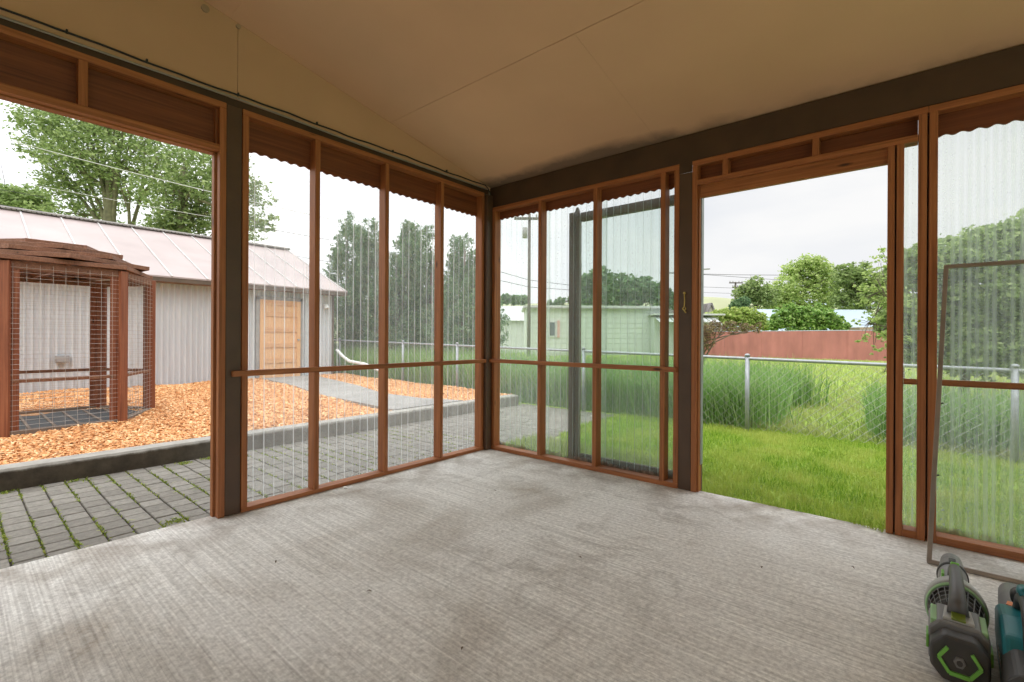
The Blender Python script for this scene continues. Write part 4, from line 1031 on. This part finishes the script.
# far houses through the doorway
hh_ = oriented('grey_roofed_house', 690, 38, 0, 'grey roofed house low at the left of the doorway view', 'house')
w2 = 27 / FPX * 38
M_roofg = plain('grey_shingle', (.23, .21, .21), .8); M_cream = plain('cream_wall', (.62, .58, .50), .8)
MB().prism([(0, -.2), (w2, -.2), (w2, 2.7), (w2 * .80, 3.95), (w2 * .6, 2.7), (0, 2.7)], .2, 6, 'y').build('wall', M_cream, hh_)
m_ = MB(); m_.bar((w2 * .80, 3, 4.02), (w2 * 1.04, 3, 2.66), 6, .1); m_.bar((w2 * .80, 3, 4.02), (w2 * .56, 3, 2.66), 6, .1)
m_.prism([(-3.0, 2.7), (w2 * .66, 2.7), (w2 * .80, 3.95), (-3.0, 3.95)], .6, .9, 'y'); m_.build('roof', M_roofg, hh_)
ph = oriented('pale_roofed_building', 766, 31, 0, 'long building with a pale blue white metal roof beyond the red fence', 'building')
w3 = 135 / FPX * 31
MB().box(.4, w3, .3, 6, -.2, 1.7).build('wall', M_trimw, ph)
m_ = MB(); m_.v = [(-.1, 0, 1.55), (w3 + .2, 0, 1.55), (w3 + .2, 3.4, 3.30), (.75, 3.4, 3.30), (w3 + .2, 6.8, 1.55), (-.1, 6.8, 1.55)]
m_.f = [(0, 1, 2, 3), (3, 2, 4, 5), (0, 3, 5), (1, 4, 2)]; m_.build('roof', plain('pale_blue_metal', (.33, .41, .48), .35, var=.04), ph)
MB().tube([(4.6, 1.2, 2.1), (4.6, 1.2, 2.75)], .05, 8).build('vent_pipe', M_grey, ph)
ts = oriented('tan_shed', 862, 22.5, 0, 'small tan shed roof above the right end of the red fence', 'shed')
MB().box(0, 2.0, .1, 2, -.2, 1.62).build('wall', plain('tan_wall', (.38, .25, .15), .8), ts); MB().prism([(-.1, 1.6), (2.1, 1.66), (2.1, 1.74), (-.1, 1.72)], 0, 2.1, 'y').build('roof', plain('tan_roof', (.36, .27, .19), .8), ts)
# hills
M_hill = plain('dry_hill_grass', (.33, .35, .20), .95, var=.15, scale=.02)
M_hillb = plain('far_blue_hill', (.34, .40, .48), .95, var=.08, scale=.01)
def hill(name, d, prof, mat, label):
    bx_, by_ = [], []; m = MB()
    for px, py in prof:
        p = at(px, py, d); bx_.append(p)
    n = len(bx_)
    for k, (f, zf) in enumerate(((0.75, 0), (.88, .7), (1, 1), (1.3, .95), (1.8, 0))):
        for p in bx_:
            q = CAM + (p - CAM) * f; m.v.append((q.x, q.y, -.3 + (p.z + .3) * zf * (1 if k < 3 else 1)))
    for k in range(4):
        for i in range(n - 1): m.f.append((k * n + i, k * n + i + 1, (k + 1) * n + i + 1, (k + 1) * n + i))
    o = m.build(name, mat, None, True); o['kind'] = 'structure'; return o
hill('hill', 260, [(-200, 315), (100, 312), (300, 306), (450, 305), (560, 303), (640, 300), (690, 296), (720, 297.5), (750, 300.5), (800, 305), (880, 309), (1000, 312), (1200, 316)], M_hill, 'hill')
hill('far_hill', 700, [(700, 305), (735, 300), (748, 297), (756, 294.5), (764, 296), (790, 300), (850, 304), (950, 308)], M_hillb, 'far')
# dark tree line far left of the pole
B = at(512, 304, 60); B.z = 0
tree('tree_line', 'dark line of distant trees above the small white roof', 'trees', B, at(512, 302, 60), .1, [(498, 301, 5, 500), (506, 299, 5, 600), (515, 300, 5, 600), (523, 300, 5, 500)], 60, .3, ML_conif, 1.0, 0, branch=False)
B = at(620, 306, 36); B.z = 0
tree('dark_tree', 'wide dark green trees behind the pale green building roof', 'trees', B, at(620, 290, 36), .2,
     [(585, 285, 12, 900), (583, 300, 12, 900), (600, 280, 13, 1200), (606, 295, 14, 1200), (620, 285, 12, 1100), (632, 288, 12, 1100), (644, 290, 12, 1100), (656, 294, 11, 900), (666, 298, 9, 700), (630, 300, 13, 1100), (560, 302, 5, 240), (552, 304, 4, 160), (676, 302, 8, 400)], 36, .16, ML_conif, 1.2, 10, aspect=.6)
# poles
M_pole = plain('weathered_pole', (.13, .11, .10), .9)
def pole(name, px, top, d, label, arms, r=.13, extra=None):
    p = at(px, top, d); b = Vector((p.x, p.y, -.2)); t = tag(empty(name, b, YAW), label, 'utility pole'); h = p.z + .2
    MB().tube([(0, 0, 0), (0, 0, h)], [r, r * .75], 10).build('pole_shaft', M_pole, t, True)
    for z, w in arms:
        MB().bar((-w, -.1, h - z), (w, -.1, h - z), .1, .11).build('crossarm', M_pole, t)
        for s_ in (-.9, -.45, .45, .9): MB().tube([(w * s_, -.1, h - z + .05), (w * s_, -.1, h - z + .2)], .04, 6).build('insulator', M_grey, t)
    return t, h
t, h = pole('utility_pole', 529.5, 214, 23, 'tall utility pole with a transformer seen through the panel beside the corner', [(.25, .75)], .09)
MB().tube([(-.22, -.1, h - 1.2), (-.22, -.1, h - .7)], .13, 12).build('transformer', M_grey, t, True)
pole('utility_pole', 735.5, 282, 48, 'distant wooden pole with two crossarms in the doorway view', [(.1, .68), (.55, .36)], .12)
t, h = pole('street_lamp', 689.5, 268, 22, 'street lamp arm reaching in from behind the brown post', [], .09); t['category'] = 'street lamp'
MB().tube([(0, 0, h - .3), (.3, 0, h - .1), (.75, 0, h - .05)], .025, 6).build('lamp_arm', M_grey, t); MB().bar((.6, 0, h - .06), (.95, 0, h - .04), .10, .05).build('lamp_head', M_grey, t)
def wire(label, pts, r, mat=M_black, sag=.0):
    ps = []
    for (a, b) in zip(pts, pts[1:]):
        for i in range(12): f = i / 12; p = a.lerp(b, f); p.z -= sag * 4 * f * (1 - f); ps.append(p)
    ps.append(pts[-1]); tag(MB().tube(ps, r, 5).build('overhead_wire', mat), label, 'wire')
M_ww = plain('pale_overhead_wire', (.55, .55, .52), .6)
wire('upper pale overhead wire crossing in front of the tall tree behind the shed', [at(-60, 121, 14.5), at(330, 219, 14.5)], .011, M_ww, .1)
wire('faint pale wire just above the shed ridge on the left', [at(-60, 166, 15), at(240, 222, 15)], .007, M_ww, .05)
wire('dark wire above the shed ridge at the left edge', [at(-60, 179, 18), at(60, 200, 17.5)], .009)
wire('lowest dark wire just over the shed ridge', [at(-60, 194, 15), at(330, 262, 14.5)], .008)
wire('highest dark wire from the lamp toward the trees through the doorway', [at(660, 273, 30), at(735, 274.8, 46), at(900, 276, 48)], .022)
wire('second wire sloping right through the doorway', [at(660, 271.5, 40), at(900, 288.5, 48)], .018)
wire('lower pair of wires left of the far pole, upper one', [at(690, 286.5, 48), at(775, 289.5, 48)], .016)
wire('lower pair of wires left of the far pole, lower one', [at(690, 292, 48), at(780, 295, 48)], .014)
wire('wire from the transformer pole toward the corner post', [at(480, 266, 20), at(529, 280, 23), at(600, 289, 26)], .014)
wire('second wire under it behind the corner panel', [at(480, 276, 20), at(529, 287, 23), at(570, 290, 26)], .014)
wire('thin wire over the shed roof seen through the first clear panel', [at(230, 222, 14), at(330, 240, 15)], .008)
